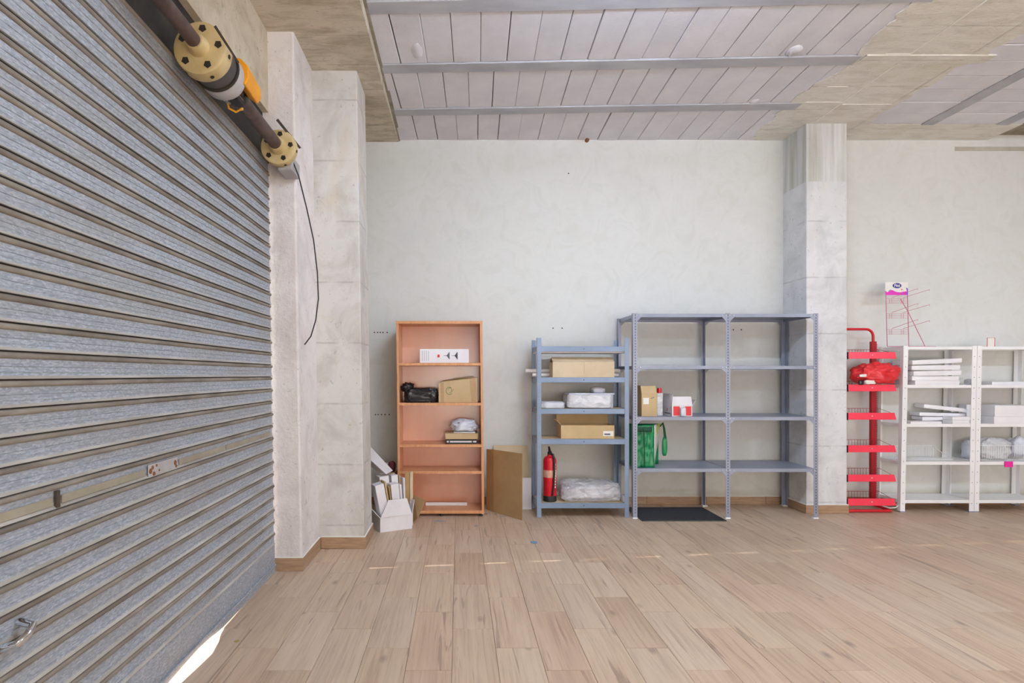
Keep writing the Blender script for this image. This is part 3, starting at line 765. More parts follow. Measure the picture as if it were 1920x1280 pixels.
# ================================================================== white carton of papers beside the bookcase
a0 = math.atan2(.13, .254); org = Vector((PX(713,4.64), 4.64, 0)); RB = Matrix.Translation(org) @ Matrix.Rotation(a0, 4, 'Z')
wbx = thing('white_carton', 'open white carton on the floor between pillar and bookcase, full of flat boxes', 'box', org)
bw, bd, bhh = .285, .27, .125
mb = MB(); walls(mb, 0, bw, 0, bd, .0005, bhh, R=RB); mb.build('body', m_white, wbx)
fl_ = lambda q, nm: MB().slab([RB @ Vector(p) for p in q], .004).build(nm, m_white, wbx)
fl_([(.004,-.002,bhh),(bw-.004,-.002,bhh),(bw-.045,.012,bhh+.135),(.075,.012,bhh+.135)], 'flap')
fl_([(0,bd,bhh),(0,0,bhh),(-.085,.03,bhh+.10),(-.085,bd-.03,bhh+.10)], 'flap')
fl_([(bw,0,bhh),(bw,bd,bhh),(bw+.03,bd-.03,bhh+.11),(bw+.03,.03,bhh+.11)], 'flap')
def upright(name, label, x, y, w, d, h, lean, mat, back=0.0, z=.006, cat='box'):
    R = RB @ Matrix.Translation((x, y, z)) @ Matrix.Rotation(lean, 4, 'Y') @ Matrix.Rotation(-back, 4, 'X')
    t = thing(name, label, cat, RB @ Vector((x, y, z)), 'flat things standing in the white carton')
    MB().box(0, w, 0, d, 0, h, R=R).build('body', mat, t, bevel=.002)
    MB().box(.003, w-.003, -.0012, 0, h*.0+.01, h-.006, R=R).build('end_flap', mat, t)
    return t
upright('slim_carton', 'wide white slim box leaning left in the white carton', .040, .030, .078, .105, .385, -.20, m_white)
upright('brown_folder', 'brown card folder standing behind the leftmost white slim box', .1195, .040, .013, .10, .41, -.17, m_card)
upright('brown_folder', 'thin brown card folder beside the middle white slim box', .1345, .04, .010, .10, .36, -.13, m_card_d)
upright('slim_carton', 'white slim box in the middle front of the white carton', .1460, .045, .070, .09, .375, -.10, m_white)
upright('slim_carton', 'thin white box just right of the middle one in the carton', .2180, .045, .020, .09, .37, -.09, m_white)
upright('slim_carton', 'tall white slim box at the back left of the white carton', .085, .145, .085, .10, .43, -.10, m_white)
upright('slim_carton', 'tall white slim box at the back right of the white carton', .178, .150, .060, .09, .43, -.06, m_white)
upright('brown_folder', 'brown card folder at the back right of the white carton', .242, .15, .010, .09, .42, -.04, m_card)
upright('slim_carton', 'thin white box against the right side of the white carton', .258, .11, .016, .13, .41, -.03, m_white)
# shallow white tray leaning on the pillar above
A, B_ = P(694,836,5.02), P(737,882,4.86); dv = (B_-A); up = Vector((-.35,-.55,.62)).normalized()
t = thing('white_tray', 'shallow white tray tilted on top of the papers beside the pillar', 'tray', A)
nrm = dv.cross(up).normalized(); side = nrm.cross(dv).normalized()
q = [A, B_, P(724,889,4.78), P(694,862,4.92)]
MB().slab(q, .20, n=Vector((-.45,.78,-.05)).normalized()).build('body', m_white, t, bevel=.003)
o = MB().box(-.735, -.668, 5.24, 5.36, .0008, PZ(869,5.3)).build('cream_block', m_paper, bevel=.003); tag(o, 'narrow cream block standing behind the white tray', 'block')
o = MB().box(-.664, -.588, 5.23, 5.36, .0008, .395).build('brown_carton', m_card_d, bevel=.003); tag(o, 'narrow brown carton under the dark red pouch beside the bookcase', 'box')
o = blob('dark_red_pouch', (-.630, 5.29, .440), (.034, .045, .052), M('dark_red_fabric', C(92,20,34), C(70,14,26), rough=.7), seed=4, amp=.15, n=20); tag(o, 'dark red pouch wedged between white tray and bookcase', 'pouch')
# tall cardboard edge and flap on the right of the white carton
t = thing('cardboard_sheet', 'tall narrow folded cardboard standing right of the white carton', 'cardboard', (PX(772,4.86), 4.88, 0))
xc = PX(771.5, 4.86)
MB().box(xc-.012, xc+.012, 4.86, 4.875, .21, PZ(884,4.86)).build('upper_panel', m_card2, t, bevel=.001)
MB().box(xc-.014, xc+.012, 4.858, 4.875, .001, .21).build('lower_panel', m_white, t, bevel=.001)
MB().box(xc-.055, xc-.012, 4.868, 4.875, .01, PZ(884,4.86)-.003).build('side_panel', m_card_d, t)
o = MB().slab([P(773,980,4.95), P(775,928,5.0), P(797,939,4.92), P(783,972,4.90)], .004).build('cardboard_flap', m_card_d); tag(o, 'bent brown cardboard flap in front of the lower bookcase', 'cardboard')
o.location.z += .004
# ================================================================== cardboard leaning right of the bookcase
t = thing('cardboard_sheet', 'folded brown cardboard sheet standing right of the bookcase', 'cardboard', (PX(945,5.2), 5.2, 0))
pa, pb, pc = (PX(912,5.45), 5.45), (PX(925,5.34), 5.34), (PX(979,5.03), 5.03); hz = .60
def panel(a, b_, z0a, z0b, za, zb, nm, mat):
    d = Vector((b_[0]-a[0], b_[1]-a[1], 0)).normalized(); n_ = Vector((d.y, -d.x, 0))*-.005
    p = [Vector((a[0],a[1],z0a)), Vector((b_[0],b_[1],z0b)), Vector((b_[0],b_[1],zb)), Vector((a[0],a[1],za))]
    MB().slab(p, .005, n=n_.normalized()).build(nm, mat, t)
panel(pa, pb, .002, .002, .585, .595, 'narrow_panel', m_card_d)
pm = (pb[0]+(pc[0]-pb[0])*.0, pb[1])
panel(pb, pc, .002, .002, .595, .600, 'wide_panel', m_card_d)
t2 = thing('cardboard_sheet', 'pale cardboard sheet leaning on the back wall behind the brown one', 'cardboard', (.52, 5.6, 0))
MB().slab([(.36,5.50,.002),(.70,5.50,.002),(.69,5.63,.60),(.35,5.63,.60)], .005).build('panel', m_card2, t2)
MB().slab([(.58,5.44,.002),(.71,5.44,.002),(.71,5.485,.30),(.58,5.485,.30)], .004).build('lower_panel', m_white, t2)
# ================================================================== narrow blue rack
Y0, Y1 = 5.13, 5.50
r1 = thing('boltless_rack', 'narrow blue-grey boltless rack with chipboard shelves', 'rack', (1.14, 5.3, 0))
xl_, xr_ = PX(1011,Y0), PX(1175.5,Y0); zt = PZ(633,Y0)
def post(parent, x, y, zt, w, d, mat, sx, name='post'):
    # L profile: leg along x and leg along y
    p = MB().box(x-w/2, x+w/2, y, y+.003, 0, zt).box(x-w/2 if sx < 0 else x+w/2-.003, x-w/2+.003 if sx < 0 else x+w/2, y+.003, y+d, 0, zt)
    return p.build(name, mat, parent)
pw = .040
for x, sx in ((xl_, -1), (xr_, 1)):
    for y in (Y0, Y1):
        p = MB().box(x-pw/2, x+pw/2, y if y == Y0 else y-.003, (y+.003) if y == Y0 else y, 0, zt)
        xx = x-pw/2 if sx < 0 else x+pw/2-.003
        p.box(xx, xx+.003, (y+.003) if y == Y0 else y-.038, (y+.038) if y == Y0 else y-.003, 0, zt)
        p = p.build('post', m_blue, r1)
        if y == Y0:
            hb_ = MB(); k = .06
            while k < zt-.03:
                hb_.box(x-.004, x+.004, y-.0006, y, k, k+.014); k += .033
            hb_.build('slot_row', m_grey, p)
lv = [PZ(y, Y0) for y in (654, 712, 771, 828, 948)]
for k, z in enumerate(lv):
    for y in (Y0+.004, Y1-.022):
        bm_ = MB().box(xl_+pw/2-.002, xr_-pw/2+.002, y, y+.018, z-.024, z+.024).build('beam', m_blue, r1, bevel=.002)
        if y < 5.3: MB().lathe([(.005,0),(.004,.002)], ((xl_+xr_)/2+.01, y, z), (0,-1,0), 8).build('rivet', m_iron, bm_)
    for x in (xl_-pw/2+.004, xr_+pw/2-.018): MB().box(x, x+.014, Y0+.024, Y1-.024, z-.024, z+.024).build('cross_beam', m_blue, r1)
    if k: MB().box(xl_-.015, xr_+.015, Y0+.022, Y1-.022, z+.006, z+.022).build('shelf_board', m_chip, r1)
    else: MB().box(xl_-.015, xr_+.015, Y0+.022, Y1-.022, z-.034, z-.024).build('shelf_board', m_white, r1)
top = [z+.0225 for z in lv]
# tubes at the back of the upper shelf
for k, (py, xa, xb, y) in enumerate(((692, 985, 1162, 5.42), (699, 998, 1159, 5.38))):
    z = top[1]+.0235 if k else top[1]+.063
    o = MB().tube([(PX(xa,y), y, z), (PX(xb,y), y, z)], .019, 14).build('white_pipe', m_white2, smooth=True)
    tag(o, ('upper' if k == 0 else 'lower')+' white plastic pipe lying behind the long carton on the blue rack', 'pipe')
t = carton('long_carton', 'long pale carton on the upper shelf of the narrow blue rack', PX(1036,5.19), PX(1152,5.19), 5.19, 5.36, top[1]+.001, top[1]+.142, m_card2, [('front', .095, -62), ('back', .095, -60)], rot=.015)
patch(t, 'centre_seam', PX(1095,5.19), PX(1095,5.19)+.002, 5.1895, top[1]+.03, top[1]+.14, m_tape)
# clear lidded box etc on the middle shelf
z = top[2]
t = thing('clear_box', 'clear plastic wrapped box on the middle shelf of the blue rack', 'box', (PX(1108,5.25), 5.3, z))
x0, x1 = PX(1067,5.20), PX(1152,5.20)
MB().box(x0+.008, x1-.008, 5.215, 5.42, z+.004, z+.128).build('contents', M('pale_grey_content', C(196,198,210), C(176,178,192), scale=9), t)
blob('film_wrap', ((x0+x1)/2-.02, 5.31, z+.066), (.205, .125, .069), m_film_w, t, seed=11, amp=.03, freq=4, power=9, n=64, ridge=.02)
MB().box(x0, x1+.004, 5.20, 5.43, z+.128, z+.142).build('lid', M('pale_blue_lid', C(214,218,232), C(200,205,222), rough=.3), t, bevel=.003)
o = blob('film_bundle', (PX(1122,5.26), 5.30, z+.168), (.065, .06, .030), m_bagw, seed=13, amp=.22, n=26); tag(o, 'small crumpled white bundle on the clear wrapped box', 'bundle')
o = blob('white_packet', (PX(1036,5.22), 5.28, z+.030), (.112, .09, .034), m_bagw, seed=14, amp=.08, power=5, freq=4, n=32); tag(o, 'flat white packet left of the clear wrapped box', 'packet')
# open carton on fourth shelf
z = top[3]
t = carton('open_carton', 'open brown carton with white sticker on the blue rack above the extinguisher', PX(1052,5.17), PX(1152,5.17), 5.17, 5.40, z+.001, z+.125, m_card, [('back', .095, 14), ('left', .06, 40)])
patch(t, 'sticker', PX(1131,5.17), PX(1150,5.17), 5.1695, z+.025, z+.072, m_paper)
patch(t, 'sticker_print', PX(1133,5.17), PX(1144,5.17), 5.168, z+.035, z+.05, m_ink)
# fire extinguisher
z = top[4]; xe, ye = PX(1031,5.23), 5.235
ex = thing('fire_extinguisher', 'red fire extinguisher on the bottom shelf of the blue rack', 'extinguisher', (xe, ye, z))
MB().lathe([(.058,0),(.063,.004),(.063,.05),(.060,.056)], (xe,ye,z), n=28).build('base_ring', m_black, ex, smooth=True)
MB().lathe([(.060,.050),(.0615,.06),(.0615,.375),(.058,.395),(.045,.412),(.024,.420),(.022,.435)], (xe,ye,z), n=32).build('cylinder', m_red, ex, smooth=True)
MB().lathe([(.0618,.225),(.0620,.228),(.0620,.290),(.0618,.293)], (xe,ye,z), n=32).build('label_band', M('cream_label', C(232,190,160), C(222,150,130), scale=30), ex, smooth=True)
MB().lathe([(.020,.430),(.022,.436),(.020,.458),(.012,.464)], (xe,ye,z), n=16).build('valve', m_black, ex, smooth=True)
MB().hexa([Vector(q) for q in ((xe-.012,ye-.02,z+.455),(xe+.012,ye-.02,z+.455),(xe+.012,ye+.01,z+.46),(xe-.012,ye+.01,z+.46),(xe-.024,ye-.05,z+.505),(xe-.006,ye-.05,z+.505),(xe-.006,ye-.035,z+.515),(xe-.024,ye-.035,z+.515))]).build('lever', m_black, ex, bevel=.003)
MB().tube([(xe+.004,ye-.02,z+.44),(xe+.022,ye-.045,z+.44),(xe+.030,ye-.066,z+.40),(xe+.030,ye-.070,z+.28),(xe+.024,ye-.072,z+.16),(xe+.012,ye-.072,z+.06)], .0095, 10).build('hose', m_black, ex, smooth=True)
for k in range(9): MB().box(xe+.038+.0*k, xe+.046, ye-.0505, ye-.0475, z+.13+k*.026, z+.145+k*.026, R=RZ(.42, (xe+.042, ye-.049, 0))).build('printed_letter', m_paper, ex)
# wrapped bundle on bottom shelf
o = thing('wrapped_bundle', 'bundle wrapped in clear plastic on the bottom shelf of the blue rack', 'bundle', (PX(1105,5.25), 5.30, z))
MB().box(PX(1055,5.24), PX(1150,5.24), 5.24, 5.40, z+.002, z+.12).build('contents', M('pale_content', C(214,206,210), C(190,186,196), scale=7), o, bevel=.02)
blob('film_wrap', (PX(1107,5.24), 5.30, z+.086), (.262, .145, .092), m_film, o, seed=21, amp=.12, freq=2.2, power=4, n=80, ridge=.06)
o = blob('white_packet', (PX(1167,5.25), 5.19, z+.032), (.022, .05, .036), m_bagw, seed=31, amp=.2, n=20); tag(o, 'small white packet at the right end of the blue rack bottom shelf', 'packet')
# ================================================================== large grey rack of slotted angle
YA, YBk = 5.09, 5.60
r2 = thing('slotted_angle_rack', 'wide two-bay grey metal rack of slotted angle left of the right pillar', 'rack', (2.43, 5.35, 0))
xs_ = [PX(1191,YA), PX(1365,YA), PX(1530,YA)]; zt2 = PZ(587,YA); aw = .040
lv2 = [PZ(y, YA) for y in (590.5, 688, 784, 881)]
for i, x in enumerate(xs_):
    for y, s in ((YA, 1), (YBk, -1)):
        sx = -1 if i == 0 else 1
        p = MB().box(x-aw/2, x+aw/2, min(y, y+s*.003), max(y, y+s*.003), .004, zt2)
        xx = x-aw/2 if i == 0 else x+aw/2-.003
        if i == 1: xx = x-.0015
        p.box(xx, xx+.003, min(y+s*.003, y+s*aw), max(y+s*.003, y+s*aw), .004, zt2)
        p = p.build('upright', m_grey, r2)
        MB().box(x-aw/2-.003, x+aw/2+.003, min(y-s*.004, y+s*aw), max(y-s*.004, y+s*aw), .0003, .012).build('foot', m_paint_w, p)
        if s == 1:
            hm = MB(); k = .05
            while k < zt2-.02:
                hm.box(x-.0035, x+.0035, y-.0007, y, k, k+.012); k += .026
            hm.build('hole_row', m_hole, p)
for z in lv2:
    for a, b_ in ((0, 1), (1, 2)):
        x0, x1 = xs_[a]+(.006 if a else .0), xs_[b_]-(.006 if b_ == 1 else 0)
        s = MB().box(x0-.0, x1, YA+.004, YBk-.004, z+.010, z+.0125)
        s.box(x0, x1, YA+.003, YA+.0055, z-.018, z+.010).box(x0, x1, YBk-.0055, YBk-.003, z-.018, z+.010)
        s.box(x0, x0+.0025, YA+.0055, YBk-.0055, z-.018, z+.010).box(x1-.0025, x1, YA+.0055, YBk-.0055, z-.018, z+.010)
        s = s.build('shelf', m_grey, r2)
        for px_, d in ((x0, 1), (x1, -1)):
            for yy in (YA-.001, YBk+.001):
                e = aw/2 if (a, d) in ((0, 1), (1, -1)) else aw/2-.006
                zg = z-.018
                q = [Vector((px_+d*(e-.006), yy, zg-.035)), Vector((px_+d*(e+.002), yy, zg-.035)), Vector((px_+d*(e+.040), yy, zg+.004)), Vector((px_+d*(e-.006), yy, zg+.004))]
                if z == lv2[1] and yy < 5.3 and a == 1: continue
                MB().slab(q, .002, n=Vector((0, -1 if yy < 5.3 else 1, 0))).build('gusset', m_grey, r2)
            for xx in (px_+d*.012, px_+d*.045):
                MB().lathe([(.0055,0),(.0055,.002),(.003,.0035)], (xx, YA-.001, z-.003), (0,-1,0), 8).build('bolt', m_bolt, s)
t2z = [z+.0127 for z in lv2]
z = t2z[2]
t = carton('tall_carton', 'tall tan carton with a white sticker on the grey rack', PX(1203,5.17), PX(1232,5.17), 5.17, 5.34, z, z+.205, m_card, [('front', .085, -32), ('left', .08, 8), ('back', .07, -10)])
patch(t, 'sticker', PX(1206,5.17), PX(1216.5,5.17), 5.1692, z+.112, z+.170, m_paper)
for k in range(3): patch(t, 'printed_mark', PX(1220+k*2.2,5.17), PX(1221.6+k*2.2,5.17), 5.1692, z+.160+k*.004, z+.168+k*.005, m_ink)
o = MB().box(PX(1232,5.25), PX(1243,5.25), 5.25, 5.36, z, z+.21).build('clear_pack', m_film_w, bevel=.004); tag(o, 'slim clear pack between the tan and the red printed cartons', 'pack')
MB().lathe([(.022,0),(.022,.04),(.018,.045)], (PX(1236,5.30), 5.30, z+.212), n=14).build('red_cap', m_red, o, smooth=True)
x0, x1 = PX(1260,5.16), PX(1298,5.16)
t = carton('printed_carton', 'white and red printed open carton on the grey rack', x0, x1, 5.16, 5.40, z, z+.100, m_white, [('front', .085, -20), ('left', .105, -4), ('right', .06, 30), ('back', .06, 12)])
patch(t, 'red_print', x0+.012, x0+.070, 5.1592, z+.008, z+.092, m_inkred)
patch(t, 'red_print', x0+.118, x1-.010, 5.1592, z+.008, z+.092, m_inkred)
MB().box(x0-.0010, x0, 5.27, 5.285, z+.045, z+.070).build('printed_mark', m_inkred, t)
MB().box(x0-.0010, x0, 5.20, 5.34, z+.018, z+.028).build('printed_text', m_ink, t)
o = blob('white_rag', (x0+.095, 5.140, z+.040), (.024, .014, .044), m_bagw, seed=41, amp=.3, n=18); tag(o, 'small white plastic scrap hanging on the red printed carton', 'scrap')
o = carton('brown_tray', 'low brown carton behind the red printed carton', PX(1250,5.42), PX(1296,5.42), 5.44, 5.56, z, z+.155, m_card_d)
# green bag
z = t2z[3]; t = thing('shopping_bag', 'green woven shopping bag with white side on the lower grey shelf', 'bag', (PX(1213,5.25), 5.25, z))
gx0, gx1, gx2 = PX(1188,5.15), PX(1227,5.15), PX(1241,5.32)
def cloth(pts_fn, nu, nv, mat, name, parent, th=.004, seed=0, amp=.006):
    vs = []; fs = []
    for i in range(nu+1):
        for j in range(nv+1):
            p = pts_fn(i/nu, j/nv); w = noise.noise(Vector((i*.55+seed, j*.55, seed)))*amp
            vs.append(p+Vector((w*.4, w*1.6, 0)))
    n1 = len(vs); vs += [v+Vector((0, th, 0)) for v in vs]
    k = nv+1
    for i in range(nu):
        for j in range(nv):
            a = i*k+j; fs.append((a, a+k, a+k+1, a+1)); fs.append((n1+a, n1+a+1, n1+a+k+1, n1+a+k))
    for i in range(nu):
        for a, b_ in ((i*k, (i+1)*k), (i*k+nv, (i+1)*k+nv)): fs.append((a, b_, n1+b_, n1+a))
    for j in range(nv):
        for a, b_ in ((j, j+1), (nu*k+j, nu*k+j+1)): fs.append((a, b_, n1+b_, n1+a))
    return MB().add(vs, fs).build(name, mat, parent, smooth='all')
BH = PZ(797,5.2)-z
cloth(lambda u, v: Vector((gx0+(gx1-gx0)*u+.008*v*(1-u), 5.145+.012*math.sin(v*3.1), z+.002+v*(BH+.012*u))), 14, 18, m_green, 'front_panel', t, seed=3, amp=.016)
m_side = M('white_lime_print', C(236,236,232), C(196,214,60), rough=.4, scale=7, lo=.56, hi=.60)
cloth(lambda u, v: Vector((gx1+(.060+.062*v)*u, 5.150+.17*u, z+.002+v*(BH+.008))), 8, 18, m_side, 'side_panel', t, seed=8, amp=.012)
cloth(lambda u, v: Vector((gx0+.006+(gx1+.10-gx0)*u, 5.345, z+.002+v*BH)), 8, 10, m_green, 'back_panel', t, seed=5)
cloth(lambda u, v: Vector((gx0+.004*u, 5.15+.195*u, z+.002+v*BH)), 6, 10, m_green, 'side_panel', t, seed=6)
cloth(lambda u, v: Vector((gx0+.01+(gx1-gx0-.04)*u, 5.128, z+BH*.86+v*BH*.12)), 8, 3, m_green_d, 'top_band', t, seed=2)
MB().tube([(PX(1209,5.12),5.125,z+.01),(PX(1208.5,5.12),5.118,z+BH*.5),(PX(1207,5.12),5.125,z+BH*.98)], .0045, 6).build('webbing', m_green_d, t)
MB().tube([(gx1+.055,5.16,z+BH*.98),(gx1+.085,5.17,z+BH*1.06),(gx1+.108,5.20,z+BH*.92),(gx1+.128,5.22,z+BH*.62),(gx1+.120,5.21,z+BH*.42),(gx1+.112,5.21,z+BH*.33)], [.006,.007,.010,.013,.020,.006], 8).build('handle', m_green_d, t, smooth=True)
blob('hanging_flap', (gx1+.115, 5.21, z+BH*.48), (.022, .02, .085), m_green, t, seed=7, amp=.2, n=20, flat=False)
# charcoal mat
t = thing('rubber_mat', 'charcoal ribbed rubber mat on the floor under the grey rack', 'mat', (2.0, 5.25, 0))
MB().box(1.635, 2.395, 5.00, 5.50, .0008, .009).build('base', m_mat, t, bevel=.003)
rb_ = MB()
for k in range(46): rb_.box(1.65+k*.0162, 1.657+k*.0162, 5.01, 5.49, .009, .0115)
rb_.build('ribs', m_mat, t)
# ================================================================== red display stand
SHEAR[0] = .004
ds = thing('display_stand', 'red metal display stand with six wire tiers beside the pillar', 'display stand', (3.92, 5.45, 0))
yc_ = 5.52; xa, xb = 3.735, PX(1637,yc_)-.006
ztop = PZ(617,yc_)
for x in (xa, xb):
    c = MB().box(x-.026, x+.026, yc_-.016, yc_+.016, .02, PZ(640,yc_)).build('column', m_red_d, ds, bevel=.003)
    hh = MB(); k = .08
    while k < PZ(645,yc_): hh.box(x+.0262, x+.0285, yc_-.017, yc_+.004, k, k+.010); k += .022
    hh.build('notch_row', m_red, c)
R0 = .07
hp = [(xb, yc_, PZ(660,yc_))]+[(xb-R0+R0*math.cos(a), yc_, ztop-R0+R0*math.sin(a)) for a in [math.pi/2*k/6 for k in range(7)]]
hp += [(xa+R0-R0*math.cos(a), yc_, ztop-R0+R0*math.sin(a)) for a in [math.pi/2*(1-k/6) for k in range(7)]]+[(xa, yc_, PZ(660,yc_))]
MB().tube(hp, .0125, 10).build('hoop', m_red, ds, smooth=True)
sx0, sx1, ysf = PX(1589,5.30), PX(1679,5.30), 5.30
for k, py in enumerate((666, 727, 780, 841, 896, 941)):
    zc_ = PZ(py, ysf); hgt = .032
    tier = MB()
    ft = MB()
    for a, b_, c, d in ((ysf-.010, ysf-.004, zc_-hgt, zc_+hgt),): ft.hexa([Vector(q) for q in ((sx0,ysf-.008,zc_-hgt),(sx1,ysf-.008,zc_-hgt),(sx1,ysf-.002,zc_-hgt),(sx0,ysf-.002,zc_-hgt),(sx0,ysf+.004,zc_+hgt),(sx1-.006,ysf+.004,zc_+hgt),(sx1-.006,ysf+.010,zc_+hgt),(sx0,ysf+.010,zc_+hgt))])
    fo = ft.build('price_strip', m_redstrip, ds, bevel=.002)
    MB().lathe([(.006,0),(.004,.003)], ((sx0+sx1)/2-.0, ysf-.005, zc_+.002), (0,-1,0), 8).build('rivet', m_paint_w, fo)
    MB().box(sx0-.004, sx0, ysf-.006, ysf+.01, zc_-hgt-.004, zc_+hgt).build('end_cap', m_black, fo)
    w = MB(); r = .0017; zb_ = zc_-.012; ybk = yc_-.02; zbk = zc_+.062
    x = sx0+.008
    while x < sx1-.004:
        w.tube([(x, ysf+.012, zb_), (x, ybk, zb_+.004), (x, ybk, zbk)], r, 5); x += .0285
    for z in (zb_+.006, zbk): w.tube([(sx0+.006, ybk, z), (sx1-.006, ybk, z)], r*1.3, 5)
    for yy in (ysf+.05, ysf+.11, ysf+.16): w.tube([(sx0+.006, yy, zb_+.002), (sx1-.006, yy, zb_+.002)], r, 5)
    for x in (sx0+.007, sx1-.007): w.tube([(x, ybk, zbk), (x, ysf+.012, zb_+.03)], r*1.2, 5)
    w.build('wire_shelf', m_red_d, ds)
bs = [(xb, yc_, .03), (sx1-.03, 5.42, .02), (sx1-.035, 5.315, .018), (sx0+.02, 5.315, .018), (xa-.02, 5.42, .02), (xa, yc_, .03)]
MB().tube(bs, .0135, 8).build('base_frame', m_red, ds, smooth=True)
MB().box(sx0-.003, sx0+.004, 5.300, 5.312, .002, .075).build('base_bracket', m_paint_w, ds)
zc_ = PZ(727, ysf)
o = blob('red_bag', (PX(1641,5.36), 5.375, zc_+.126), (.175, .095, .100), m_redbag, seed=53, amp=.34, freq=1.6, power=2.3, n=84, ridge=.17)
tag(o, 'crumpled red plastic bag on the second tier of the red stand', 'bag')
blob('white_print', (PX(1618,5.28), 5.285, zc_+.115), (.035, .008, .014), m_paper, o, seed=3, amp=.5, freq=4, n=16)
blob('white_lining', (PX(1632,5.29), 5.30, zc_+.055), (.05, .02, .022), m_paper, o, seed=6, amp=.2, n=16)
blob('dark_fold', (PX(1614,5.285), 5.29, zc_+.05), (.022, .012, .024), m_bagk, o, seed=6, amp=.2, n=14)
o = MB().tube([P(1655,948,5.38), P(1668,952,5.34), P(1680,951,5.34), P(1684,947,5.36), P(1672,945,5.40), P(1655,943,5.45)], .006, 8).build('white_bracket', m_paint_w, smooth=True)
tag(o, 'small white wire bracket on the floor behind the red stand base', 'bracket')
# ================================================================== white racks
SHEAR[0] = .020
YC0, YC1 = 5.33, 5.64
def white_rack(label, x0, x1):
    t = thing('white_rack', label, 'rack', ((x0+x1)/2, 5.48, 0), 'white metal racks')
    zt = PZ(648, YC0)
    for i, x in enumerate((x0, x1)):
        for y, s in ((YC0, 1), (YC1, -1)):
            w = .045; sx = 1 if i == 0 else -1
            xa_, xb_ = (x, x+w) if i == 0 else (x-w, x)
            p = MB().box(xa_, xb_, min(y, y+s*.004), max(y, y+s*.004), .004, zt)
            p.box(*( (xa_, xa_+.004) if i == 0 else (xb_-.004, xb_)), min(y+s*.004, y+s*.042), max(y+s*.004, y+s*.042), .004, zt)
            p = p.build('upright', m_paint_w, t)
            MB().box(xa_-.001, xb_+.001, min(y-s*.002, y+s*.043), max(y-s*.002, y+s*.043), .0003, .010).build('foot', m_grey, p)
            if s == 1:
                hm = MB(); k = .08
                while k < zt-.02: hm.box((xa_+xb_)/2-.003, (xa_+xb_)/2+.003, y-.0007, y, k, k+.006); k += .10
                hm.build('hole_row', m_hole, p)
    for py in (652, 724, 797, 868, 940):
        z = PZ(py, YC0); s = MB().box(x0+.002, x1-.002, YC0+.005, YC1-.005, z+.010, z+.013)
        s.box(x0+.002, x1-.002, YC0+.004, YC0+.007, z-.016, z+.010).box(x0+.002, x1-.002, YC1-.007, YC1-.004, z-.016, z+.010)
        s.box(x0+.004, x0+.007, YC0+.007, YC1-.007, z-.016, z+.010).box(x1-.007, x1-.004, YC0+.007, YC1-.007, z-.016, z+.010)
        s.build('shelf', m_paint_w, t)
    return t
wx0 = PX(1688,YC0); wx1 = PX(1826,YC0); wx2 = wx1+.003; wx3 = wx2+(wx1-wx0)
white_rack('white metal rack next to the red stand, left of the pair', wx0, wx1)
white_rack('white metal rack cut by the right edge of the picture', wx2, wx3)
wt = [PZ(py, YC0)+.0132 for py in (652, 724, 797, 868, 940)]
def WX(px, Y, z): return PX(px, Y)-SHEAR[0]*z
G = 'flat white cartons on the white racks'
z = wt[1]; xm = WX(1742,5.42,z)
flat_box('bottom flat white carton of the stack on the left white rack', (xm+.01, 5.465, z), (.43, .25, .042), m_white2, rz=.02)
flat_box('second flat white carton from the bottom of the upper stack', (xm-.005, 5.465, z+.043), (.44, .25, .040), m_white2, rz=-.02)
flat_box('middle flat white carton of the upper stack, sticking out right', (xm+.008, 5.465, z+.090), (.47, .25, .046), m_white2, rz=.03, ry=-.02)
flat_box('second flat white carton from the top of the upper stack', (xm-.005, 5.460, z+.143), (.45, .25, .044), m_white2, rz=-.03, ry=-.012)
flat_box('topmost tilted flat white carton of the upper stack', (xm+.005, 5.465, z+.202), (.48, .25, .042), m_white2, rz=.015, ry=-.045)
o = blob('glass_jar', (WX(1820,5.45,z), 5.46, z+.027), (.04, .035, .03), m_film_w, seed=3, amp=.05, n=18); tag(o, 'small clear bag beside the upper carton stack', 'bag')
flat_box('thin white carton on the second shelf of the right white rack', (WX(1880,5.48,z), 5.48, z), (.40, .20, .030), m_white2)
z = wt[2]
flat_box('thin flat white carton at the front left of the middle shelf', (WX(1727,5.40,z), 5.41, z), (.30, .14, .022), m_white2)
flat_box('lower white carton of the slumped pile on the middle shelf', (WX(1768,5.47,z), 5.53, z+.023), (.38, .16, .034), m_white2, rz=-.12)
flat_box('middle white carton of the slumped pile on the middle shelf', (WX(1766,5.47,z), 5.53, z+.062), (.40, .16, .034), m_white2, rz=-.16, ry=.02)
flat_box('top tilted white carton of the slumped pile on the middle shelf', (WX(1775,5.44,z), 5.52, z+.124), (.36, .18, .036), m_white2, rz=-.25, ry=.11)
flat_box('lower small white carton at the front right of the middle shelf', (WX(1797,5.38,z), 5.395, z), (.19, .11, .034), m_white2, rz=.03)
flat_box('upper small white carton at the front right of the middle shelf', (WX(1797,5.38,z), 5.395, z+.035), (.18, .11, .032), m_white2, rz=-.02)
flat_box('wide low white carton on the right white rack middle shelf', (WX(1893,5.42,z), 5.43, z), (.48, .20, .070), m_white2, rz=.01)
flat_box('deep white carton on top of the wide low one', (WX(1884,5.42,z), 5.43, z+.071), (.36, .20, .105), m_white2, rz=-.02)
flat_box('white carton behind the deep one across the middle posts', (WX(1822,5.56,z), 5.590, z+.002), (.14, .085, .17), m_white2, rz=.05)
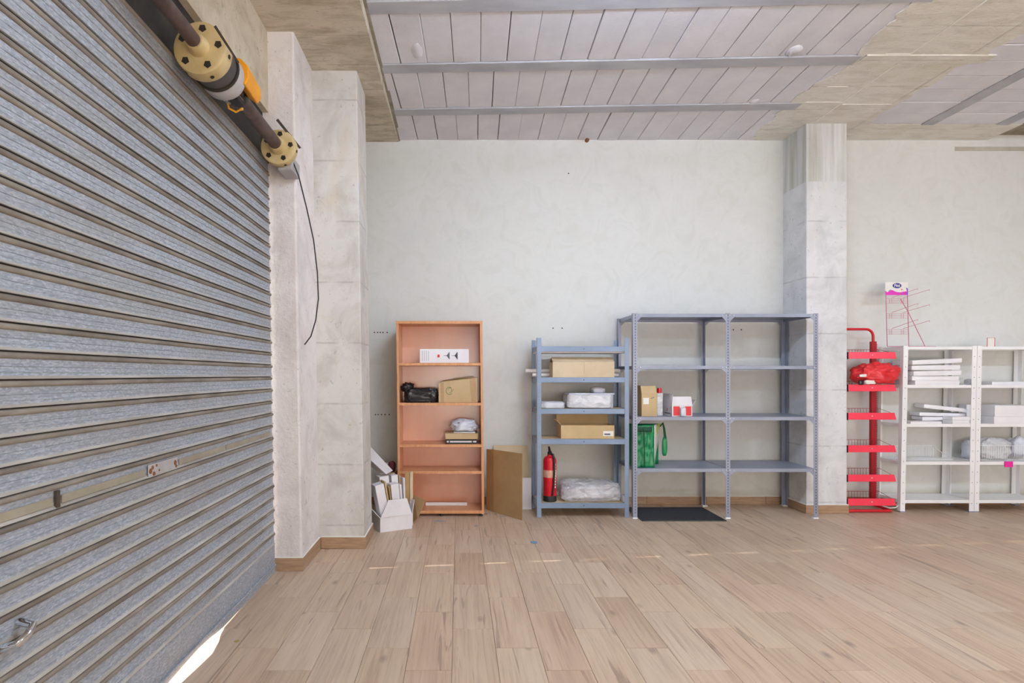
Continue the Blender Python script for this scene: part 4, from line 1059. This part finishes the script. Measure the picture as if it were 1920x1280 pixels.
# wire tray
z = wt[3]
def wire_basket(label, x0, x1, y0, y1, z, h, hf, name='wire_basket', step=.016):
    t = thing(name, label, 'wire basket', ((x0+x1)/2+SHEAR[0]*z, (y0+y1)/2, z))
    w = MB(); x = x0
    while x <= x1+.001:
        w.tube([(x, y0, z+hf), (x, y0, z+.004), (x, y1, z+.004), (x, y1, z+h)], .0016, 5); x += step
    w.build('wires', m_paint_w, t)
    f = MB().tube([(x0,y0,z+hf),(x1,y0,z+hf),(x1,y1,z+h),(x0,y1,z+h)], .0032, 6, closed=True)
    for yy in (y0+.06, (y0+y1)/2, y1-.06): f.tube([(x0,yy,z+.006),(x1,yy,z+.006)], .0028, 6)
    for yy in (y0+.04, (y0+y1)/2, y1-.02):
        for xx in (x0, x1): f.tube([(xx,yy,z+.004),(xx,yy,z+hf+(h-hf)*(yy-y0)/(y1-y0))], .0022, 5)
    f.build('frame', m_paint_w, t); return t
wire_basket('white wire tray on the fourth shelf of the left white rack', WX(1668,5.55,z), WX(1758,5.55,z), 5.38, 5.62, z, .115, .015)
t = wire_basket('white wire basket holding plastic-wrapped things on the right white rack', WX(1838,5.38,z), WX(1838,5.38,z)+.52, 5.36, 5.60, z, .17, .15, step=.022)
o = blob('plastic_bundle', (WX(1866,5.42,z), 5.46, z+.105), (.135, .075, .10), m_film_w, seed=61, amp=.20, freq=2.4, power=3, n=70, ridge=.10); tag(o, 'crumpled clear plastic bag heaped in the wire basket', 'bag')
o = blob('plastic_bundle', (WX(1913,5.44,z), 5.47, z+.115), (.085, .07, .10), m_bagw, seed=64, amp=.3, freq=2.4, power=2.4, n=34); tag(o, 'white crumpled bag at the picture edge in the wire basket', 'bag')
o = blob('plastic_bundle', (WX(1817,5.52,z), 5.53, z+.085), (.045, .05, .095), m_bagw, seed=66, amp=.3, freq=2.2, power=2.4, n=30); tag(o, 'white crumpled bag left of the wire basket', 'bag')
o = MB().box(WX(1885,5.32,z), WX(1900,5.32,z), 5.322, 5.329, z-.050, z+.004).build('pink_tag', M('hot_pink', C(250,40,170), C(240,30,160), rough=.5)); tag(o, 'hot pink price tag hanging on the shelf edge of the right white rack', 'tag')
# small framed card on top
z = wt[0]
t = thing('card_frame', 'small white card with thin red frame on top of the right white rack', 'card', (PX(1857,5.40), 5.40, z))
cx0, cx1 = WX(1850.5,5.40,z), WX(1864.5,5.40,z)
MB().box(cx0, cx1, 5.398, 5.402, z+.001, z+.082).build('card', m_paper, t)
MB().tube([(cx0,5.397,z+.003),(cx0,5.397,z+.088),(cx1,5.397,z+.088),(cx1,5.397,z+.003)], .0022, 6).build('frame', m_inkred, t)
MB().box(cx0+.01, cx1-.01, 5.402, 5.43, z, z+.004).build('stand', m_paper, t)
# pink wire counter display with sign
SHEAR[0] = 0
zb_ = wt[0]; yd = 5.38
t = thing('wire_display', 'pink wire counter display with a small sweets sign on the white rack', 'display', (PX(1690,yd), yd, zb_))
tl, tr, bl_, br_ = P(1661,552,yd+.06), P(1701.5,552,yd+.06), P(1663.5,648,yd), P(1704,646,yd)
bl_.z = br_.z = zb_+.004
MB().tube([bl_, tl], .0028, 6).tube([br_, tr], .0028, 6).build('upright_wire', m_pink, t)
br2 = Vector((PX(1755,yd+.02), yd+.02, zb_+.004))
MB().tube([bl_, br_, br2], .0028, 6).build('base_wire', m_pink, t)
MB().tube([P(1688,560,yd+.05), P(1702,583,yd+.04), Vector((PX(1733,yd+.02), yd+.02, zb_+.02)), Vector((PX(1734,yd+.02), yd+.02, zb_+.004))], .0028, 6).build('strut_wire', m_pink, t)
for k, py in enumerate((560, 588, 618)):
    w = MB(); yy = yd+.05-k*.017
    for dy in (0, 4, 8): w.tube([P(1662+k*.5,py+dy,yy), P(1702+k*.5,py+dy,yy)], .0014, 5)
    for px in (1668, 1672, 1690, 1694): w.tube([P(px,py,yy), P(px,py+9,yy)], .0016, 5)
    w.build('rail_wire', m_pink, t)
    for px, e in ((1672, (1717,-18)), (1693, (1739,-16))):
        if k == 0 and px == 1672: pass
        a = P(px, py-2, yy); b_ = P(e[0], py+e[1], yy-.16)
        MB().tube([a, b_, b_+Vector((.012,-.01,.006)), b_+Vector((.014,-.004,-.006))], .0017, 5).build('hook', m_pink, t)
sg = MB().hexa([P(1660,529,yd+.058), P(1702.5,529,yd+.058), P(1702.5,529,yd+.062), P(1660,529,yd+.062), P(1660,553,yd+.058), P(1702.5,553,yd+.058), P(1702.5,553,yd+.062), P(1660,553,yd+.062)]).build('sign', m_paper, t)
ys_ = yd+.0565
m_mag = M('magenta_print', C(232,60,196), C(224,50,186), rough=.4); m_vio = M('violet_print', C(150,80,220), C(140,70,210), rough=.4); m_navy = M('navy_print', C(54,54,150), C(46,46,140), rough=.4)
def flatpoly(pts, y, mat, name, parent, th=.0008):
    p = [P(a, b_, y) for a, b_ in pts]; n = len(p)
    return MB().add(p+[q+Vector((0,th,0)) for q in p], [tuple(range(n)), tuple(range(n, 2*n))]+[(j, (j+1) % n, n+(j+1) % n, n+j) for j in range(n)]).build(name, mat, parent)
flatpoly([(1660,545),(1664,548),(1669,543),(1674,544),(1680,547),(1688,548),(1694,546.5),(1699,546),(1702.5,547),(1702.5,553),(1660,553)], ys_, m_mag, 'printed_wave', sg)
flatpoly([(1699,538.5),(1702.5,541),(1702.5,553),(1698,551),(1700.5,546)], ys_-.0006, m_vio, 'printed_swoosh', sg)
flatpoly([(1682+8.4*math.cos(a*math.pi/12), 535.3+4.9*math.sin(a*math.pi/12)) for a in range(24)], ys_, m_navy, 'printed_oval', sg)
flatpoly([(1668+1.4*math.cos(a*math.pi/4), 545+1.6*math.sin(a*math.pi/4)) for a in range(8)], ys_-.001, M('teal_print', C(120,190,190)), 'printed_dot', sg)
flatpoly([(1691+1.4*math.cos(a*math.pi/4), 542.5+1.5*math.sin(a*math.pi/4)) for a in range(8)], ys_-.001, M('coral_print', C(230,130,140)), 'printed_dot', sg)
fc = bpy.data.curves.new('lettering', 'FONT'); fc.body = 'Fini'; fc.size = .040; fc.align_x = 'CENTER'; fc.align_y = 'CENTER'; fc.extrude = .0004; fc.offset = .0008
tmp = bpy.data.objects.new('lettering_source', fc); COL.objects.link(tmp); bpy.context.view_layer.update()
me = bpy.data.meshes.new_from_object(tmp.evaluated_get(bpy.context.evaluated_depsgraph_get())); bpy.data.objects.remove(tmp)
me.materials.clear(); me.materials.append(m_paper)
lt = bpy.data.objects.new('lettering', me); COL.objects.link(lt); lt.parent = sg
pc_ = P(1682, 535.3, ys_-.0012); lt.location = pc_-root_loc(sg); lt.rotation_euler = (math.pi/2, 0, 0)
# ================================================================== bits on the floor
def scrap(label, px, py, w, d, mat, rz, cat='scrap', name='tape_scrap'):
    Y = FY(py); x = PX(px, Y); mb = MB(); pts = []
    for k in range(9):
        a = 2*math.pi*k/9; pts.append(Vector((math.cos(a)*w*random.uniform(.7,1.1), math.sin(a)*d*random.uniform(.7,1.1), random.uniform(.0012,.004))))
    pts = [Matrix.Rotation(rz, 4, 'Z') @ p+Vector((x, Y, 0)) for p in pts]; c = Vector((x, Y, .003))
    mb.add(pts+[c]+[p-Vector((0,0,.0008)) for p in pts]+[c-Vector((0,0,.0008))], [(k, (k+1) % 9, 9) for k in range(9)]+[(10+(k+1) % 9, 10+k, 19) for k in range(9)]+[(k, 10+k, 10+(k+1) % 9, (k+1) % 9) for k in range(9)])
    tag(mb.build(name, mat), label, cat)
random.seed(5)
scrap('scrap of pale blue tape on the floor in front of the cardboard', 1001, 1017, .030, .035, m_blue_tape, .3)
scrap('clear tape scrap on the floor in front of the bookcase', 824, 977, .06, .03, m_film_w, 0)
scrap('small white scrap on the floor before the brown cardboard', 893, 986, .025, .02, m_film_w, .5)
scrap('tiny white crumb on the floor near the left pillar', 645, 1054, .009, .008, m_paper, 0, 'crumb', 'crumb')
scrap('dry yellow leaf on the floor near the shutter', 444, 1202, .018, .014, M('dry_leaf', C(190,170,90), C(160,140,70)), .4, 'leaf', 'dry_leaf')
scrap('small white scrap on the floor right of the bookcase foot', 943, 968, .03, .02, m_film_w, .2)
